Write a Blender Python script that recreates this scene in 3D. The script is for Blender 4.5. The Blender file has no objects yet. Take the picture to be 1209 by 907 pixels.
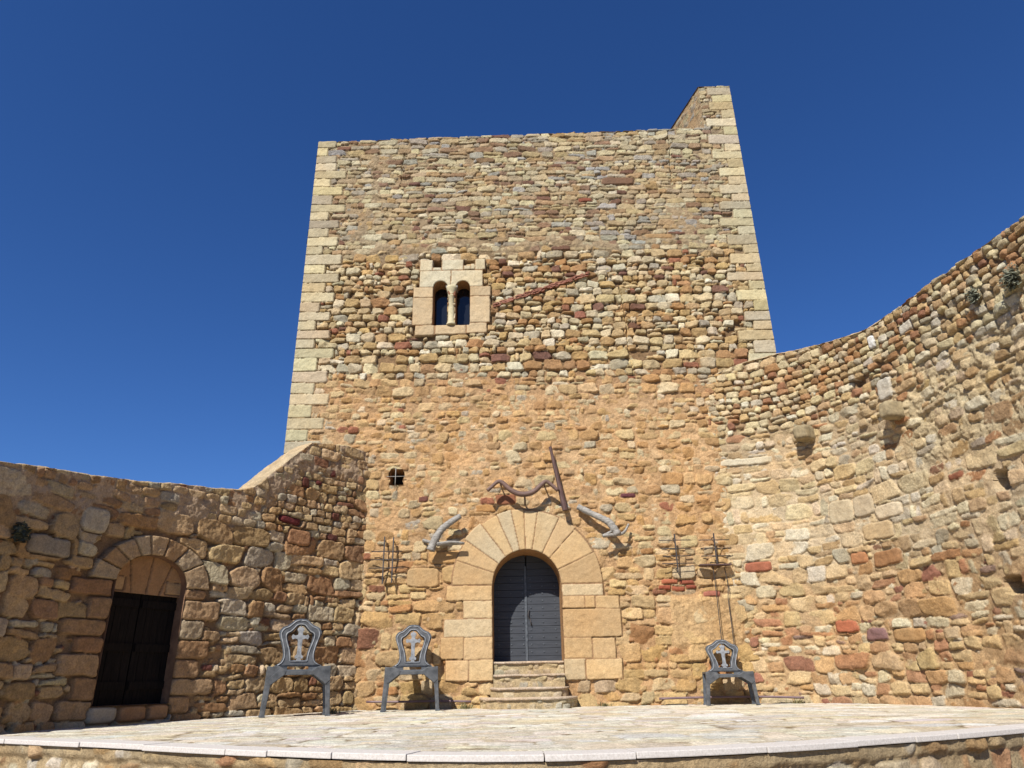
import bpy, bmesh, math, random
import numpy as np
from math import sin, cos, pi, radians
from mathutils import Matrix, Vector

# ------------------------------------------------------------------ camera, sky, sun, exposure
S = bpy.context.scene
C = S.collection
PITCH, ROLL, EYE = radians(22.6), radians(-1.03), 0.56
cam = bpy.data.objects.new('camera', bpy.data.cameras.new('camera')); C.objects.link(cam)
cam.data.lens = 834 / 1209 * 36; cam.data.sensor_width = 36; cam.data.sensor_fit = 'HORIZONTAL'
cam.data.clip_start = .1; cam.data.clip_end = 5000
_f = Vector((0, cos(PITCH), sin(PITCH))); _u0 = Vector((0, -sin(PITCH), cos(PITCH))); _r0 = Vector((1, 0, 0))
_r = _r0*cos(ROLL) + _u0*sin(ROLL); _u = _u0*cos(ROLL) - _r0*sin(ROLL)
cam.matrix_world = Matrix(((_r.x, _u.x, -_f.x, 0), (_r.y, _u.y, -_f.y, 0), (_r.z, _u.z, -_f.z, EYE), (0, 0, 0, 1)))
S.camera = cam

SUN_DIR = Vector((-.45, -1.0, 1.06)).normalized()          # from the ground towards the sun
elev = math.asin(SUN_DIR.z); az = math.atan2(SUN_DIR.x, SUN_DIR.y)
W = bpy.data.worlds.new('World'); S.world = W; W.use_nodes = True
nt = W.node_tree; nt.nodes.clear()
sky = nt.nodes.new('ShaderNodeTexSky'); sky.sky_type = 'NISHITA'; sky.sun_disc = False
sky.sun_elevation = elev; sky.sun_rotation = az
sky.altitude = 900; sky.air_density = 1.0; sky.dust_density = .15; sky.ozone_density = 3.0
bg = nt.nodes.new('ShaderNodeBackground'); bg.inputs[1].default_value = .062
wo = nt.nodes.new('ShaderNodeOutputWorld')
hs = nt.nodes.new('ShaderNodeHueSaturation'); hs.inputs['Saturation'].default_value = 1.18; hs.inputs['Value'].default_value = 1.0
tn = nt.nodes.new('ShaderNodeMix'); tn.data_type = 'RGBA'; tn.blend_type = 'MULTIPLY'; tn.inputs[0].default_value = 1; tn.inputs[7].default_value = (.63, .79, 1.12, 1)   # deep clear highland sky
nt.links.new(sky.outputs[0], hs.inputs['Color']); nt.links.new(hs.outputs[0], tn.inputs[6]); nt.links.new(tn.outputs[2], bg.inputs[0]); nt.links.new(bg.outputs[0], wo.inputs[0])
sl = bpy.data.lights.new('sun', 'SUN'); sl.energy = 4.6; sl.angle = radians(.53); sl.color = (1, .97, .92)
so = bpy.data.objects.new('sun', sl); C.objects.link(so)
so.rotation_euler = (-SUN_DIR).to_track_quat('-Z', 'Y').to_euler(); so.location = (-10, -15, 25)
S.view_settings.view_transform = 'Standard'; S.view_settings.look = 'None'
S.view_settings.exposure = .74; S.view_settings.gamma = 1; S.view_settings.use_curve_mapping = False

# ------------------------------------------------------------------ helpers
rnd = random.Random(7)
def lin(c, k=1.0):
    o = []
    for v in c[:3]:
        v /= 255
        o.append((v/12.92 if v <= .04045 else ((v+.055)/1.055)**2.4) * k)
    return o
KA = .62                                                    # sunlit photo colour -> base colour
def alb(c, k=KA):
    a = np.array(lin(c, k)); l = a @ np.array((.25, .6, .15)); return (a*.86+l*.14)

def _hash(i, j, seed):
    n = (i.astype(np.int64)*374761393 + j.astype(np.int64)*668265263 + seed*1274126177) & 0xffffffff
    n = ((n ^ (n >> 13)) * 1274126177) & 0xffffffff
    return ((n ^ (n >> 16)) & 0xffff) / 65535.0
def vnoise(u, v, seed):
    i = np.floor(u); j = np.floor(v); fu = u-i; fv = v-j
    fu = fu*fu*fu*(fu*(fu*6-15)+10); fv = fv*fv*fv*(fv*(fv*6-15)+10)
    a = _hash(i, j, seed); b = _hash(i+1, j, seed); c = _hash(i, j+1, seed); d = _hash(i+1, j+1, seed)
    return (a+(b-a)*fu)*(1-fv) + (c+(d-c)*fu)*fv
def fbm(u, v, scale, seed, octv=4, gain=.5):                # scale = size of largest blobs in metres; result -1..1
    r = 0; a = 1; t = 0; f = 1/scale
    for o in range(octv):
        r = r + a*(vnoise(u*f+o*17.3, v*f+o*9.1, seed+o)*2-1); t += a; a *= gain; f *= 2.07
    return r/t
def sstep(a, b, x):
    t = np.clip((x-a)/(b-a), 0, 1); return t*t*(3-2*t)

def link(name, me, mat=None, parent=None):
    o = bpy.data.objects.new(name, me); C.objects.link(o)
    if mat is not None and me is not None: me.materials.append(mat)
    if parent is not None: o.parent = parent
    return o
def tag(o, label=None, cat=None, group=None, kind=None):
    if label: o['label'] = label
    if cat: o['category'] = cat
    if group: o['group'] = group
    if kind: o['kind'] = kind
    return o
def thing(name, label, cat, loc=(0, 0, 0), rz=0, group=None):
    o = bpy.data.objects.new(name, None); C.objects.link(o)
    o.location = loc; o.rotation_euler = (0, 0, rz); o.empty_display_size = .3
    return tag(o, label, cat, group)
def world_part(name, me, mat, parent):
    """part whose mesh is in world coordinates under an Empty that may have been moved"""
    o = link(name, me, mat, parent)
    bpy.context.view_layer.update()
    o.matrix_parent_inverse = parent.matrix_world.inverted()
    return o

def adopt(o, parent):
    bpy.context.view_layer.update(); o.parent = parent; o.matrix_parent_inverse = parent.matrix_world.inverted()

def np_mesh(name, V, F, col=None, smooth=True, alpha=None):
    me = bpy.data.meshes.new(name)
    V = np.asarray(V, np.float32); F = np.asarray(F, np.int32)
    me.vertices.add(len(V)); me.vertices.foreach_set('co', V.ravel())
    n = F.shape[1]
    me.loops.add(F.size); me.loops.foreach_set('vertex_index', F.ravel())
    me.polygons.add(len(F))
    me.polygons.foreach_set('loop_start', np.arange(0, F.size, n, dtype=np.int32))
    me.polygons.foreach_set('loop_total', np.full(len(F), n, np.int32))
    me.polygons.foreach_set('use_smooth', np.full(len(F), smooth, bool))
    if col is not None:
        at = me.color_attributes.new('Col', 'FLOAT_COLOR', 'POINT')
        cc = np.ones((len(V), 4), np.float32); cc[:, :3] = col
        if alpha is not None: cc[:, 3] = alpha
        at.data.foreach_set('color', cc.ravel())
    me.update(calc_edges=True); me.validate()
    return me

class MB:
    """collects boxes, tubes, prisms; build() -> one mesh"""
    def __init__(s): s.bm = bmesh.new()
    def box(s, c, d, rot=None, bev=0, jit=0):
        r = bmesh.ops.create_cube(s.bm, size=1); vs = r['verts']
        M = Matrix.Translation(c) @ (rot.to_4x4() if rot is not None else Matrix.Identity(4)) @ Matrix.Diagonal((*d, 1))
        if jit:
            for v in vs: v.co += Vector((rnd.uniform(-jit, jit)/d[0], rnd.uniform(-jit, jit)/d[1], rnd.uniform(-jit, jit)/d[2]))
        bmesh.ops.transform(s.bm, matrix=M, verts=vs)
        if bev:
            es = list({e for v in vs for e in v.link_edges})
            bmesh.ops.bevel(s.bm, geom=es, offset=bev, segments=2, affect='EDGES', profile=.6)
        return s
    def tube(s, pts, rad, n=10, cap=True, flat=1.0, smooth=True):
        pts = [Vector(p) for p in pts]; rad = rad if hasattr(rad, '__len__') else [rad]*len(pts)
        rings = []; up = None
        for i, p in enumerate(pts):
            t = (pts[min(i+1, len(pts)-1)] - pts[max(i-1, 0)]).normalized()
            if up is None: up = t.orthogonal().normalized()
            up = (up - t*up.dot(t)).normalized(); sd = t.cross(up)
            rings.append([s.bm.verts.new(p + (up*cos(a)*flat + sd*sin(a))*rad[i]) for a in [2*pi*k/n for k in range(n)]])
        for a, b in zip(rings, rings[1:]):
            for k in range(n):
                f = s.bm.faces.new((a[k], a[(k+1) % n], b[(k+1) % n], b[k])); f.smooth = smooth
        if cap:
            s.bm.faces.new(rings[0][::-1]); s.bm.faces.new(rings[-1])
        return s
    def prism(s, poly, y0, y1, fn=None):
        """2D polygon (x,z) extruded from y0 to y1"""
        fn = fn or (lambda x, y, z: (x, y, z))
        a = [s.bm.verts.new(fn(x, y0, z)) for x, z in poly]; b = [s.bm.verts.new(fn(x, y1, z)) for x, z in poly]
        s.bm.faces.new(a); s.bm.faces.new(b[::-1]); n = len(poly)
        for k in range(n): s.bm.faces.new((a[k], b[k], b[(k+1) % n], a[(k+1) % n]))
        return s
    def band(s, outer, inner, y0, y1, fn=None):
        """frame between two closed outlines with the same number of points"""
        fn = fn or (lambda x, y, z: (x, y, z)); n = len(outer)
        A, B, D, E = [[s.bm.verts.new(fn(x, y, z)) for x, z in L] for L, y in ((outer, y0), (inner, y0), (outer, y1), (inner, y1))]
        for k in range(n):
            j = (k+1) % n
            s.bm.faces.new((A[k], A[j], B[j], B[k])); s.bm.faces.new((D[j], D[k], E[k], E[j]))
            s.bm.faces.new((A[j], A[k], D[k], D[j])); s.bm.faces.new((B[k], B[j], E[j], E[k]))
        return s
    def build(s, name, mat, parent=None, bevel=0, world=False):
        bmesh.ops.recalc_face_normals(s.bm, faces=s.bm.faces)
        if bevel:
            es = [e for e in s.bm.edges if len(e.link_faces) == 2 and e.calc_face_angle() > .6]
            bmesh.ops.bevel(s.bm, geom=es, offset=bevel, segments=2, affect='EDGES', profile=.6)
        me = bpy.data.meshes.new(name); s.bm.to_mesh(me); s.bm.free()
        return world_part(name, me, mat, parent) if world else link(name, me, mat, parent)

def curve_pts(P, n=8, closed=False):
    P = [Vector(p) for p in P]; out = []
    Q = [P[-1]]+P+[P[0], P[1]] if closed else [2*P[0]-P[1]]+P+[2*P[-1]-P[-2]]
    for i in range(1, len(Q)-2):
        a, b, c, d = Q[i-1:i+3]
        for k in range(n):
            t = k/n
            out.append(.5*((2*b)+(-a+c)*t+(2*a-5*b+4*c-d)*t*t+(-a+3*b-3*c+d)*t**3))
    if not closed: out.append(P[-1])
    return out

# ------------------------------------------------------------------ materials
def new_mat(name):
    m = bpy.data.materials.new(name); m.use_nodes = True; n = m.node_tree
    return m, n, n.nodes['Principled BSDF'], n.nodes.new, n.links.new
def masonry_mat(name='masonry', spec=.18):
    m, n, b, N, L = new_mat(name)
    at = N('ShaderNodeAttribute'); at.attribute_name = 'Col'
    tc = N('ShaderNodeTexCoord')
    n1 = N('ShaderNodeTexNoise'); n1.inputs['Scale'].default_value = 7; n1.inputs['Detail'].default_value = 6; n1.inputs['Roughness'].default_value = .65
    n2 = N('ShaderNodeTexNoise'); n2.inputs['Scale'].default_value = 38; n2.inputs['Detail'].default_value = 5; n2.inputs['Roughness'].default_value = .7
    n3 = N('ShaderNodeTexNoise'); n3.inputs['Scale'].default_value = 1.1; n3.inputs['Detail'].default_value = 5
    for q in (n1, n2, n3): L(tc.outputs['Object'], q.inputs['Vector'])
    r1 = N('ShaderNodeMapRange'); r1.inputs[1].default_value = .3; r1.inputs[2].default_value = .7; r1.inputs[3].default_value = .74; r1.inputs[4].default_value = 1.2
    r2 = N('ShaderNodeMapRange'); r2.inputs[1].default_value = .3; r2.inputs[2].default_value = .7; r2.inputs[3].default_value = .64; r2.inputs[4].default_value = 1.27
    L(n1.outputs['Fac'], r1.inputs[0]); L(n2.outputs['Fac'], r2.inputs[0])
    mu = N('ShaderNodeMath'); mu.operation = 'MULTIPLY'; L(r1.outputs[0], mu.inputs[0]); L(r2.outputs[0], mu.inputs[1])
    vm = N('ShaderNodeVectorMath'); vm.operation = 'SCALE'; L(at.outputs['Color'], vm.inputs[0]); mg = N('ShaderNodeMath'); mg.operation = 'MULTIPLY_ADD'; mh = N('ShaderNodeMath'); mh.operation = 'SUBTRACT'; mh.inputs[1].default_value = 1
    L(mu.outputs[0], mh.inputs[0]); L(mh.outputs[0], mg.inputs[0]); L(at.outputs['Alpha'], mg.inputs[1]); mg.inputs[2].default_value = 1
    L(mg.outputs[0], vm.inputs['Scale'])
    # warm iron staining / grey lichen in wide soft patches
    mx = N('ShaderNodeMix'); mx.data_type = 'RGBA'; mx.blend_type = 'MULTIPLY'
    rp = N('ShaderNodeValToRGB'); e = rp.color_ramp.elements
    e[0].position = .36; e[0].color = (1.0, .93, .84, 1); e[1].position = .62; e[1].color = (.96, .98, 1.0, 1)
    L(n3.outputs['Fac'], rp.inputs[0]); mx.inputs[0].default_value = .8
    L(vm.outputs[0], mx.inputs[6]); L(rp.outputs[0], mx.inputs[7])
    L(mx.outputs[2], b.inputs['Base Color'])
    b.inputs['Roughness'].default_value = .92; b.inputs['Specular IOR Level'].default_value = spec
    bp = N('ShaderNodeBump'); ms = N('ShaderNodeMath'); ms.operation = 'MULTIPLY'; ms.inputs[1].default_value = .9; L(at.outputs['Alpha'], ms.inputs[0]); L(ms.outputs[0], bp.inputs['Strength']); bp.inputs['Distance'].default_value = .03
    n4 = N('ShaderNodeTexNoise'); n4.inputs['Scale'].default_value = 26; n4.inputs['Detail'].default_value = 8; n4.inputs['Roughness'].default_value = .72
    L(tc.outputs['Object'], n4.inputs['Vector']); L(n4.outputs['Fac'], bp.inputs['Height']); L(bp.outputs[0], b.inputs['Normal'])
    return m
def noisy_mat(name, c1, c2, scale=8, rough=.7, bump=.3, dist=.01, metal=0, stretch=(1, 1, 1), spec=.4, detail=6):
    m, n, b, N, L = new_mat(name)
    tc = N('ShaderNodeTexCoord'); mp = N('ShaderNodeMapping'); mp.inputs['Scale'].default_value = stretch
    L(tc.outputs['Object'], mp.inputs[0])
    t = N('ShaderNodeTexNoise'); t.inputs['Scale'].default_value = scale; t.inputs['Detail'].default_value = detail; t.inputs['Roughness'].default_value = .65
    L(mp.outputs[0], t.inputs['Vector'])
    r = N('ShaderNodeValToRGB'); e = r.color_ramp.elements; e[0].position = .33; e[1].position = .68
    e[0].color = (*c1, 1); e[1].color = (*c2, 1); L(t.outputs['Fac'], r.inputs[0]); L(r.outputs[0], b.inputs['Base Color'])
    b.inputs['Roughness'].default_value = rough; b.inputs['Metallic'].default_value = metal; b.inputs['Specular IOR Level'].default_value = spec
    if bump:
        bp = N('ShaderNodeBump'); bp.inputs['Strength'].default_value = bump; bp.inputs['Distance'].default_value = dist
        L(t.outputs['Fac'], bp.inputs['Height']); L(bp.outputs[0], b.inputs['Normal'])
    return m
M = {}
M['masonry'] = masonry_mat()
M['paint'] = noisy_mat('grey_paint', (.032, .034, .036), (.098, .10, .102), 6, .5, .25, .006)
M['paint_rim'] = noisy_mat('highlight_paint', (.10, .104, .108), (.26, .265, .27), 12, .5, .2, .004)  # rim highlights put into a lighter paint, also on the cross
M['paint_edge'] = noisy_mat('dark_and_shade_paint', (.03, .034, .04), (.09, .1, .11), 14, .5, .2, .004)  # shade of chair edges and rear put into the colour; also door fittings
M['door_main'] = noisy_mat('door_boards', (.018, .021, .027), (.038, .042, .05), 5, .6, .35, .006, stretch=(.5, 2, 6))
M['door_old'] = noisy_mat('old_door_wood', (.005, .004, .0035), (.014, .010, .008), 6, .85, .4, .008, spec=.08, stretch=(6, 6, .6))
M['iron'] = noisy_mat('rusty_iron', (.035, .02, .015), (.1, .055, .04), 20, .75, .4, .004)
M['dark_iron'] = noisy_mat('dark_iron', (.02, .018, .018), (.055, .045, .042), 20, .6, .3, .003)
M['yoke'] = noisy_mat('dark_worn_wood', (.07, .038, .028), (.17, .10, .075), 7, .65, .5, .008, stretch=(1, 4, 4))
M['beam'] = noisy_mat('dark_beam_wood', (.045, .022, .018), (.10, .055, .045), 7, .7, .5, .008, stretch=(5, 5, .8))
M['driftwood'] = noisy_mat('weathered_grey_wood', (.12, .11, .095), (.33, .305, .265), 10, .8, .6, .01, stretch=(1.2, 3, 3))
M['tile'] = noisy_mat('red_tile', (.16, .055, .032), (.30, .13, .08), 12, .85, .4, .008)
M['granite'] = noisy_mat('pale_granite', lin((212, 203, 192), .60), lin((240, 232, 222), .64), 60, .8, .25, .003, spec=.2)
M['conduit'] = noisy_mat('purple_brown_plastic', (.10, .06, .065), (.17, .11, .11), 5, .5, 0)
M['cable'] = noisy_mat('black_cable', (.03, .025, .02), (.05, .04, .035), 5, .6, 0)
M['earth'] = noisy_mat('dry_earth', (.16, .12, .075), (.30, .235, .16), 1.3, .95, .5, .03)
M['plaster_red'] = noisy_mat('pinkish_plaster', lin((140, 102, 76), .5), lin((176, 134, 100), .55), 6, .9, .4, .008)
M['leaf'] = noisy_mat('dry_foliage', (.03, .032, .018), (.075, .075, .04), 9, .8, 0)
M['leaf_grey'] = noisy_mat('grey_foliage', (.10, .11, .07), (.2, .2, .14), 9, .8, 0)
m, n, b, N, L = new_mat('window_glass'); b.inputs['Base Color'].default_value = (.01, .012, .016, 1); b.inputs['Roughness'].default_value = .06; M['glass'] = m
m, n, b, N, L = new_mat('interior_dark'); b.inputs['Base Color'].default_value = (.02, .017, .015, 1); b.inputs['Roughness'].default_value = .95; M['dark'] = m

# ------------------------------------------------------------------ stone relief fields
class Field:
    def __init__(s, u0, u1, v0, v1, res, seed, warp=(.035, .011)):
        s.nu = int(round((u1-u0)/res))+1; s.nv = int(round((v1-v0)/res))+1
        s.u = np.linspace(u0, u1, s.nu); s.v = np.linspace(v0, v1, s.nv); s.res = res
        s.U, s.V = np.meshgrid(s.u, s.v); s.u0, s.v0, s.seed = u0, v0, seed
        s.WU = warp[0]*fbm(s.U, s.V, .55, seed, 3) + warp[1]*fbm(s.U, s.V, .12, seed+5, 3)
        s.WV = warp[0]*fbm(s.U, s.V, .6, seed+9, 3) + warp[1]*fbm(s.U, s.V, .11, seed+15, 3)
        s.rough = .6*fbm(s.U, s.V, .10, seed+21, 4, .6)+.7*(.35-np.abs(fbm(s.U, s.V, .13, seed+23, 3, .55))); s.facet = fbm(s.U, s.V, .22, seed+27, 3, .55)
        s.A = np.ones(s.U.shape); s.S = np.full(s.U.shape, -9.0); s.C = np.zeros(s.U.shape+(3,))
        s.M = np.zeros_like(s.U); s.MC = np.zeros_like(s.C)
    def patch(s, a, b, c, d):
        r = s.res
        i0 = max(0, int((a-s.u0)/r)-1); i1 = min(s.nu, int((b-s.u0)/r)+3); j0 = max(0, int((c-s.v0)/r)-1); j1 = min(s.nv, int((d-s.v0)/r)+3)
        return None if i1 <= i0 or j1 <= j0 else (slice(j0, j1), slice(i0, i1))
    def put(s, box, fn, col, relief=.04, edge=.035, base=0, tilt=(0, 0), warp=1.0, rough=.006, facet=.010, clear=0, edgen=.010, grain=1.0, chips=()):
        sl = s.patch(box[0]-.08, box[1]+.08, box[2]-.08, box[3]+.08)
        if sl is None: return
        uu = s.U[sl]+s.WU[sl]*warp; vv = s.V[sl]+s.WV[sl]*warp
        d = fn(uu, vv) + edgen*s.facet[sl]
        cu, cv = (box[0]+box[1])/2, (box[2]+box[3])/2
        t = np.clip(d/edge, 0, 1)
        h = base + relief*(1-(1-t)**3.4) - relief + tilt[0]*(uu-cu) + tilt[1]*(vv-cv) + rough*s.rough[sl] + facet*s.facet[sl]
        for (ca, cs, co_) in chips: h = np.minimum(h, base + co_ - cs*((uu-cu)*cos(ca)+(vv-cv)*sin(ca)) + .5*rough*s.rough[sl])
        Sx = s.S[sl]; Cx = s.C[sl]
        if clear:
            k = d > -clear; Sx[k] = -9
        k = (d > 0) & (h > Sx)
        Sx[k] = h[k]; Cx[k] = col; s.A[sl][k] = grain
    def stone(s, cx, cy, w, h, col, p=4, rot=0, taper=0, shear=0, poly=None, **kw):
        a, b = w/2, h/2; cr, sr = cos(rot), sin(rot); mn = min(a, b)
        def fn(u, v):
            x = (u-cx)*cr+(v-cy)*sr; y = -(u-cx)*sr+(v-cy)*cr
            if poly is None:
                x = (x-shear*y)/(a*(1+taper*y/b)); y = y/b
                q = (np.abs(x)**p+np.abs(y)**p)**(1/p)
            else:
                x = x/a; y = y/b; q = 0
                for (nx, ny, c) in poly: q = q+np.maximum((nx*x+ny*y)/c, 0)**p
                q = q**(1/p)
            return (1-q)*mn
        s.put((cx-a-.03, cx+a+.03, cy-b-.03, cy+b+.03), fn, col, **kw)
    def block(s, x0, x1, y0, y1, col, gap=.006, **kw):
        kw = {**dict(p=20, relief=.03, edge=.014, warp=.35, rough=.007, facet=.010, clear=.012, edgen=.004, grain=.6), **kw}
        s.stone((x0+x1)/2, (y0+y1)/2, x1-x0-gap, y1-y0-gap, col, **kw)
    def wedge(s, cx, cy, r0, r1, a0, a1, col, ex=1.0, **kw):
        kw = {**dict(relief=.03, edge=.02, warp=.2, rough=.004, facet=.006, clear=.02, edgen=.003, grain=.5), **kw}
        am = (a0+a1)/2
        def fn(u, v):
            x = u-cx; y = (v-cy)*ex; r = np.hypot(x, y); a = np.arctan2(y, x)
            da = (a1-a0)/2-np.abs((a-am+pi) % (2*pi)-pi)
            return np.minimum(np.minimum(r-r0, r1-r), np.clip(da, -.3, .3)*np.maximum(r, r0*.9)-.006)
        P = [(cx+r*cos(a), cy+r*sin(a)/ex) for r in (r0, r1) for a in np.linspace(a0, a1, 5)]
        s.put((min(p[0] for p in P), max(p[0] for p in P), min(p[1] for p in P), max(p[1] for p in P)), fn, col, **kw)
    def courses(s, u0, u1, zone, v0, v1, skip=None, seed=1, slope=0, chink=14):
        """random coursed rubble; zone(v) -> dict of style"""
        r = random.Random(seed); v = v0
        while v < v1:
            z = zone(v, r); ch = r.uniform(*z['h'])
            u = u0 - r.uniform(0, .3)
            while u < u1:
                zz = zone(v, r, u)
                w = min(ch*r.uniform(*zz['asp']), zz.get('maxw', 1.0)); c0 = u+w/2; v_ = v+slope*(c0-u0)
                cells = [(u, v_, w, ch)]
                q = r.random()
                if ch > .17 and q < zz['split']:
                    f = r.uniform(.35, .65)
                    if w > ch*1.3 and r.random() < .6:
                        g = r.uniform(.35, .65); cells = [(u, v_, w, ch*f), (u, v_+ch*f, w*g, ch*(1-f)), (u+w*g, v_+ch*f, w*(1-g), ch*(1-f))]
                    else: cells = [(u, v_, w, ch*f), (u, v_+ch*f, w, ch*(1-f))]
                elif w < ch*1.3 and q > 1-zz['split']*.5: cells = [(u, v_, w*.5, ch*r.uniform(.85, 1.1)), (u+w*.5, v_, w*.5, ch*r.uniform(.8, 1.05))]
                for (a, b, ww, hh) in cells:
                    cx, cy = a+ww/2, b+hh/2
                    if skip and skip(cx, cy, ww/2, hh/2): continue
                    if r.random() < zz.get('miss', .03): continue
                    j = zz['joint']*r.uniform(.2, 1.2)
                    col = jitter(r, zz['pal'])
                    s.stone(cx+r.uniform(-.01, .01), cy+r.uniform(-.012, .012), max(ww-j, .04), max(hh*r.uniform(.96, 1.10)-j, .035), col,
                            p=r.uniform(*zz['p'])*1.8, rot=r.gauss(0, zz.get('rot', .03)), poly=hewn(r, zz.get('cut', .5)),
                            relief=zz['relief']*r.uniform(.75, 1.25), edge=min(zz['edge']*r.uniform(.55, 1.25), hh*.5), base=r.gauss(zz.get('base', 0), zz.get('bvar', .008)),
                            tilt=(r.gauss(0, .11)*zz.get('tilt', 1), r.gauss(-.03, .12)*zz.get('tilt', 1)), rough=zz.get('rough', .013), facet=zz.get('facet', .018), chips=[(r.uniform(0, 2*pi), r.uniform(.12, .55), r.uniform(.0, .22)*min(ww, hh)) for _ in range(r.choice((1, 2, 2, 3)))] if zz.get('tilt', 1) > .5 else ())
                u += w
            v += ch
        # small pinning stones that show only in the wide joints
        for _ in range(int((u1-u0)*(v1-v0)*chink)):
            cx, cy = r.uniform(u0, u1), r.uniform(v0, v1)
            if skip and skip(cx, cy, .05, .04): continue
            zz = zone(cy, r, cx); w_ = r.uniform(.06, .15)
            s.stone(cx, cy, w_, w_*r.uniform(.45, .9), jitter(r, zz['pal'])*.92, p=5, rot=r.gauss(0, .25), poly=hewn(r, .8), relief=.03, edge=.02, base=r.uniform(-.03, -.012), rough=.01, facet=.02)
    def finish(s, micro=.006):
        mort = s.M
        a = np.clip((s.S-mort)/.008+.3, 0, 1); a[s.S < -5] = 0
        s.H = np.maximum(s.S, mort) + micro*fbm(s.U, s.V, .07, s.seed+41, 3, .6)
        s.COL = s.MC*(1-a[..., None]) + s.C*a[..., None]
    def mesh(s, name, mapf, opens=(), flip=False):
        """mapf(u,v,h)->(N,3); opens: sdf functions, positive where the wall is absent"""
        U, V, H = s.U.copy(), s.V.copy(), s.H.copy()
        D = np.full(U.shape, -9.0)
        for fn in opens:
            d = fn(U, V); near = (np.abs(d) < s.res*2.2)
            e = 1e-3
            inside = d > 0
            keep_v = ~inside
            # faces with at least one vertex outside stay; their inside vertices snap to the border
            for _ in range(4):
                dd = fn(U, V); k = (dd > 0) & near
                gu = (fn(U+e, V)-fn(U-e, V))/(2*e); gv = (fn(U, V+e)-fn(U, V-e))/(2*e); g = gu*gu+gv*gv+1e-6
                U = np.where(k, U-np.clip(dd*gu/g, -.05, .05), U); V = np.where(k, V-np.clip(dd*gv/g, -.05, .05), V)
            H = np.where(near & inside, np.minimum(H, .0), H)
            D = np.maximum(D, d)
        idx = np.arange(s.nu*s.nv).reshape(s.nv, s.nu)
        q = np.stack([idx[:-1, :-1], idx[:-1, 1:], idx[1:, 1:], idx[1:, :-1]], -1).reshape(-1, 4)
        ins = (D > 0).ravel()
        q = q[~ins[q].all(1)]
        if flip: q = q[:, ::-1]
        used = np.zeros(s.nu*s.nv, bool); used[q.ravel()] = True
        rm = np.cumsum(used)-1
        P = mapf(U.ravel()[used], V.ravel()[used], H.ravel()[used])
        return np_mesh(name, P, rm[q], s.COL.reshape(-1, 3)[used], True, s.A.ravel()[used])
def hewn(r, cut):
    """unit-square outline cut by slightly turned sides and knocked-off corners"""
    P = []
    for nx, ny in ((1, 0), (-1, 0), (0, 1), (0, -1)):
        t = r.gauss(0, .11); P.append((nx*cos(t)-ny*sin(t), nx*sin(t)+ny*cos(t), r.uniform(.92, 1.06)))
    for nx, ny in ((1, 1), (-1, 1), (1, -1), (-1, -1)):
        if r.random() < cut:
            t = r.gauss(0, .3); k = .7071; x, y = nx*k, ny*k; P.append((x*cos(t)-y*sin(t), x*sin(t)+y*cos(t), r.uniform(.98, 1.30)))
    return P
def jitter(r, pal):
    c = r.choices([p[0] for p in pal], [p[1] for p in pal])[0]
    k = r.uniform(.82, 1.14)
    return alb(c)*k*np.array([1, r.uniform(.975, 1.03), r.uniform(.92, 1.08)])

P_UP = [((208, 190, 145), 6), ((196, 172, 126), 6), ((182, 168, 142), 3), ((178, 172, 156), 1.6), ((190, 156, 108), 4), ((158, 124, 92), 2), ((219, 204, 160), 3), ((138, 98, 76), .8)]
P_MID = [((224, 202, 156), 6), ((218, 188, 132), 7), ((206, 168, 106), 6), ((190, 142, 86), 3.5), ((168, 108, 76), .9), ((198, 184, 150), 3), ((140, 98, 76), .6), ((235, 220, 180), 2)]
P_LOW = [((218, 178, 118), 6), ((210, 164, 102), 6), ((202, 154, 92), 4), ((214, 186, 134), 4), ((224, 198, 150), 3), ((172, 108, 72), .35), ((198, 180, 146), 1)]
P_BASE = [((220, 180, 116), 5), ((212, 168, 104), 5), ((224, 190, 132), 4), ((192, 138, 80), 2), ((206, 178, 132), 2), ((158, 104, 70), .4)]
P_LEFT = [((216, 180, 126), 6), ((202, 162, 108), 6), ((206, 188, 154), 2.5), ((188, 140, 90), 4), ((160, 106, 74), .6), ((218, 194, 150), 3), ((134, 80, 66), .15)]
P_RIGHT = [((224, 198, 150), 7), ((214, 182, 128), 5), ((206, 168, 114), 2.5), ((230, 214, 178), 5), ((200, 184, 150), 2), ((190, 138, 90), .8), ((164, 122, 94), .3)]
P_RTOP = [((224, 202, 152), 7), ((210, 174, 118), 5), ((194, 144, 92), 3), ((174, 122, 86), .8), ((230, 216, 178), 2), ((198, 182, 148), 1.5)]
P_RLOW = [((222, 188, 132), 6), ((208, 162, 106), 4), ((192, 138, 92), 2), ((172, 114, 84), .6), ((226, 206, 166), 3), ((166, 134, 114), .4)]

def zone_lerp(U, V, lst):
    """lst: [(centre v, half-blend, value)] ascending; piecewise smooth blend with a wavy border"""
    out = lst[0][2]
    for v0, b, val in lst[1:]:
        t = sstep(v0-b, v0+b, V)
        out = out*(1-t)+val*t if np.isscalar(out) or np.ndim(out) < 3 and np.isscalar(val) else out*(1-t)[..., None]+np.asarray(val)*t[..., None]
    return out

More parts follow.
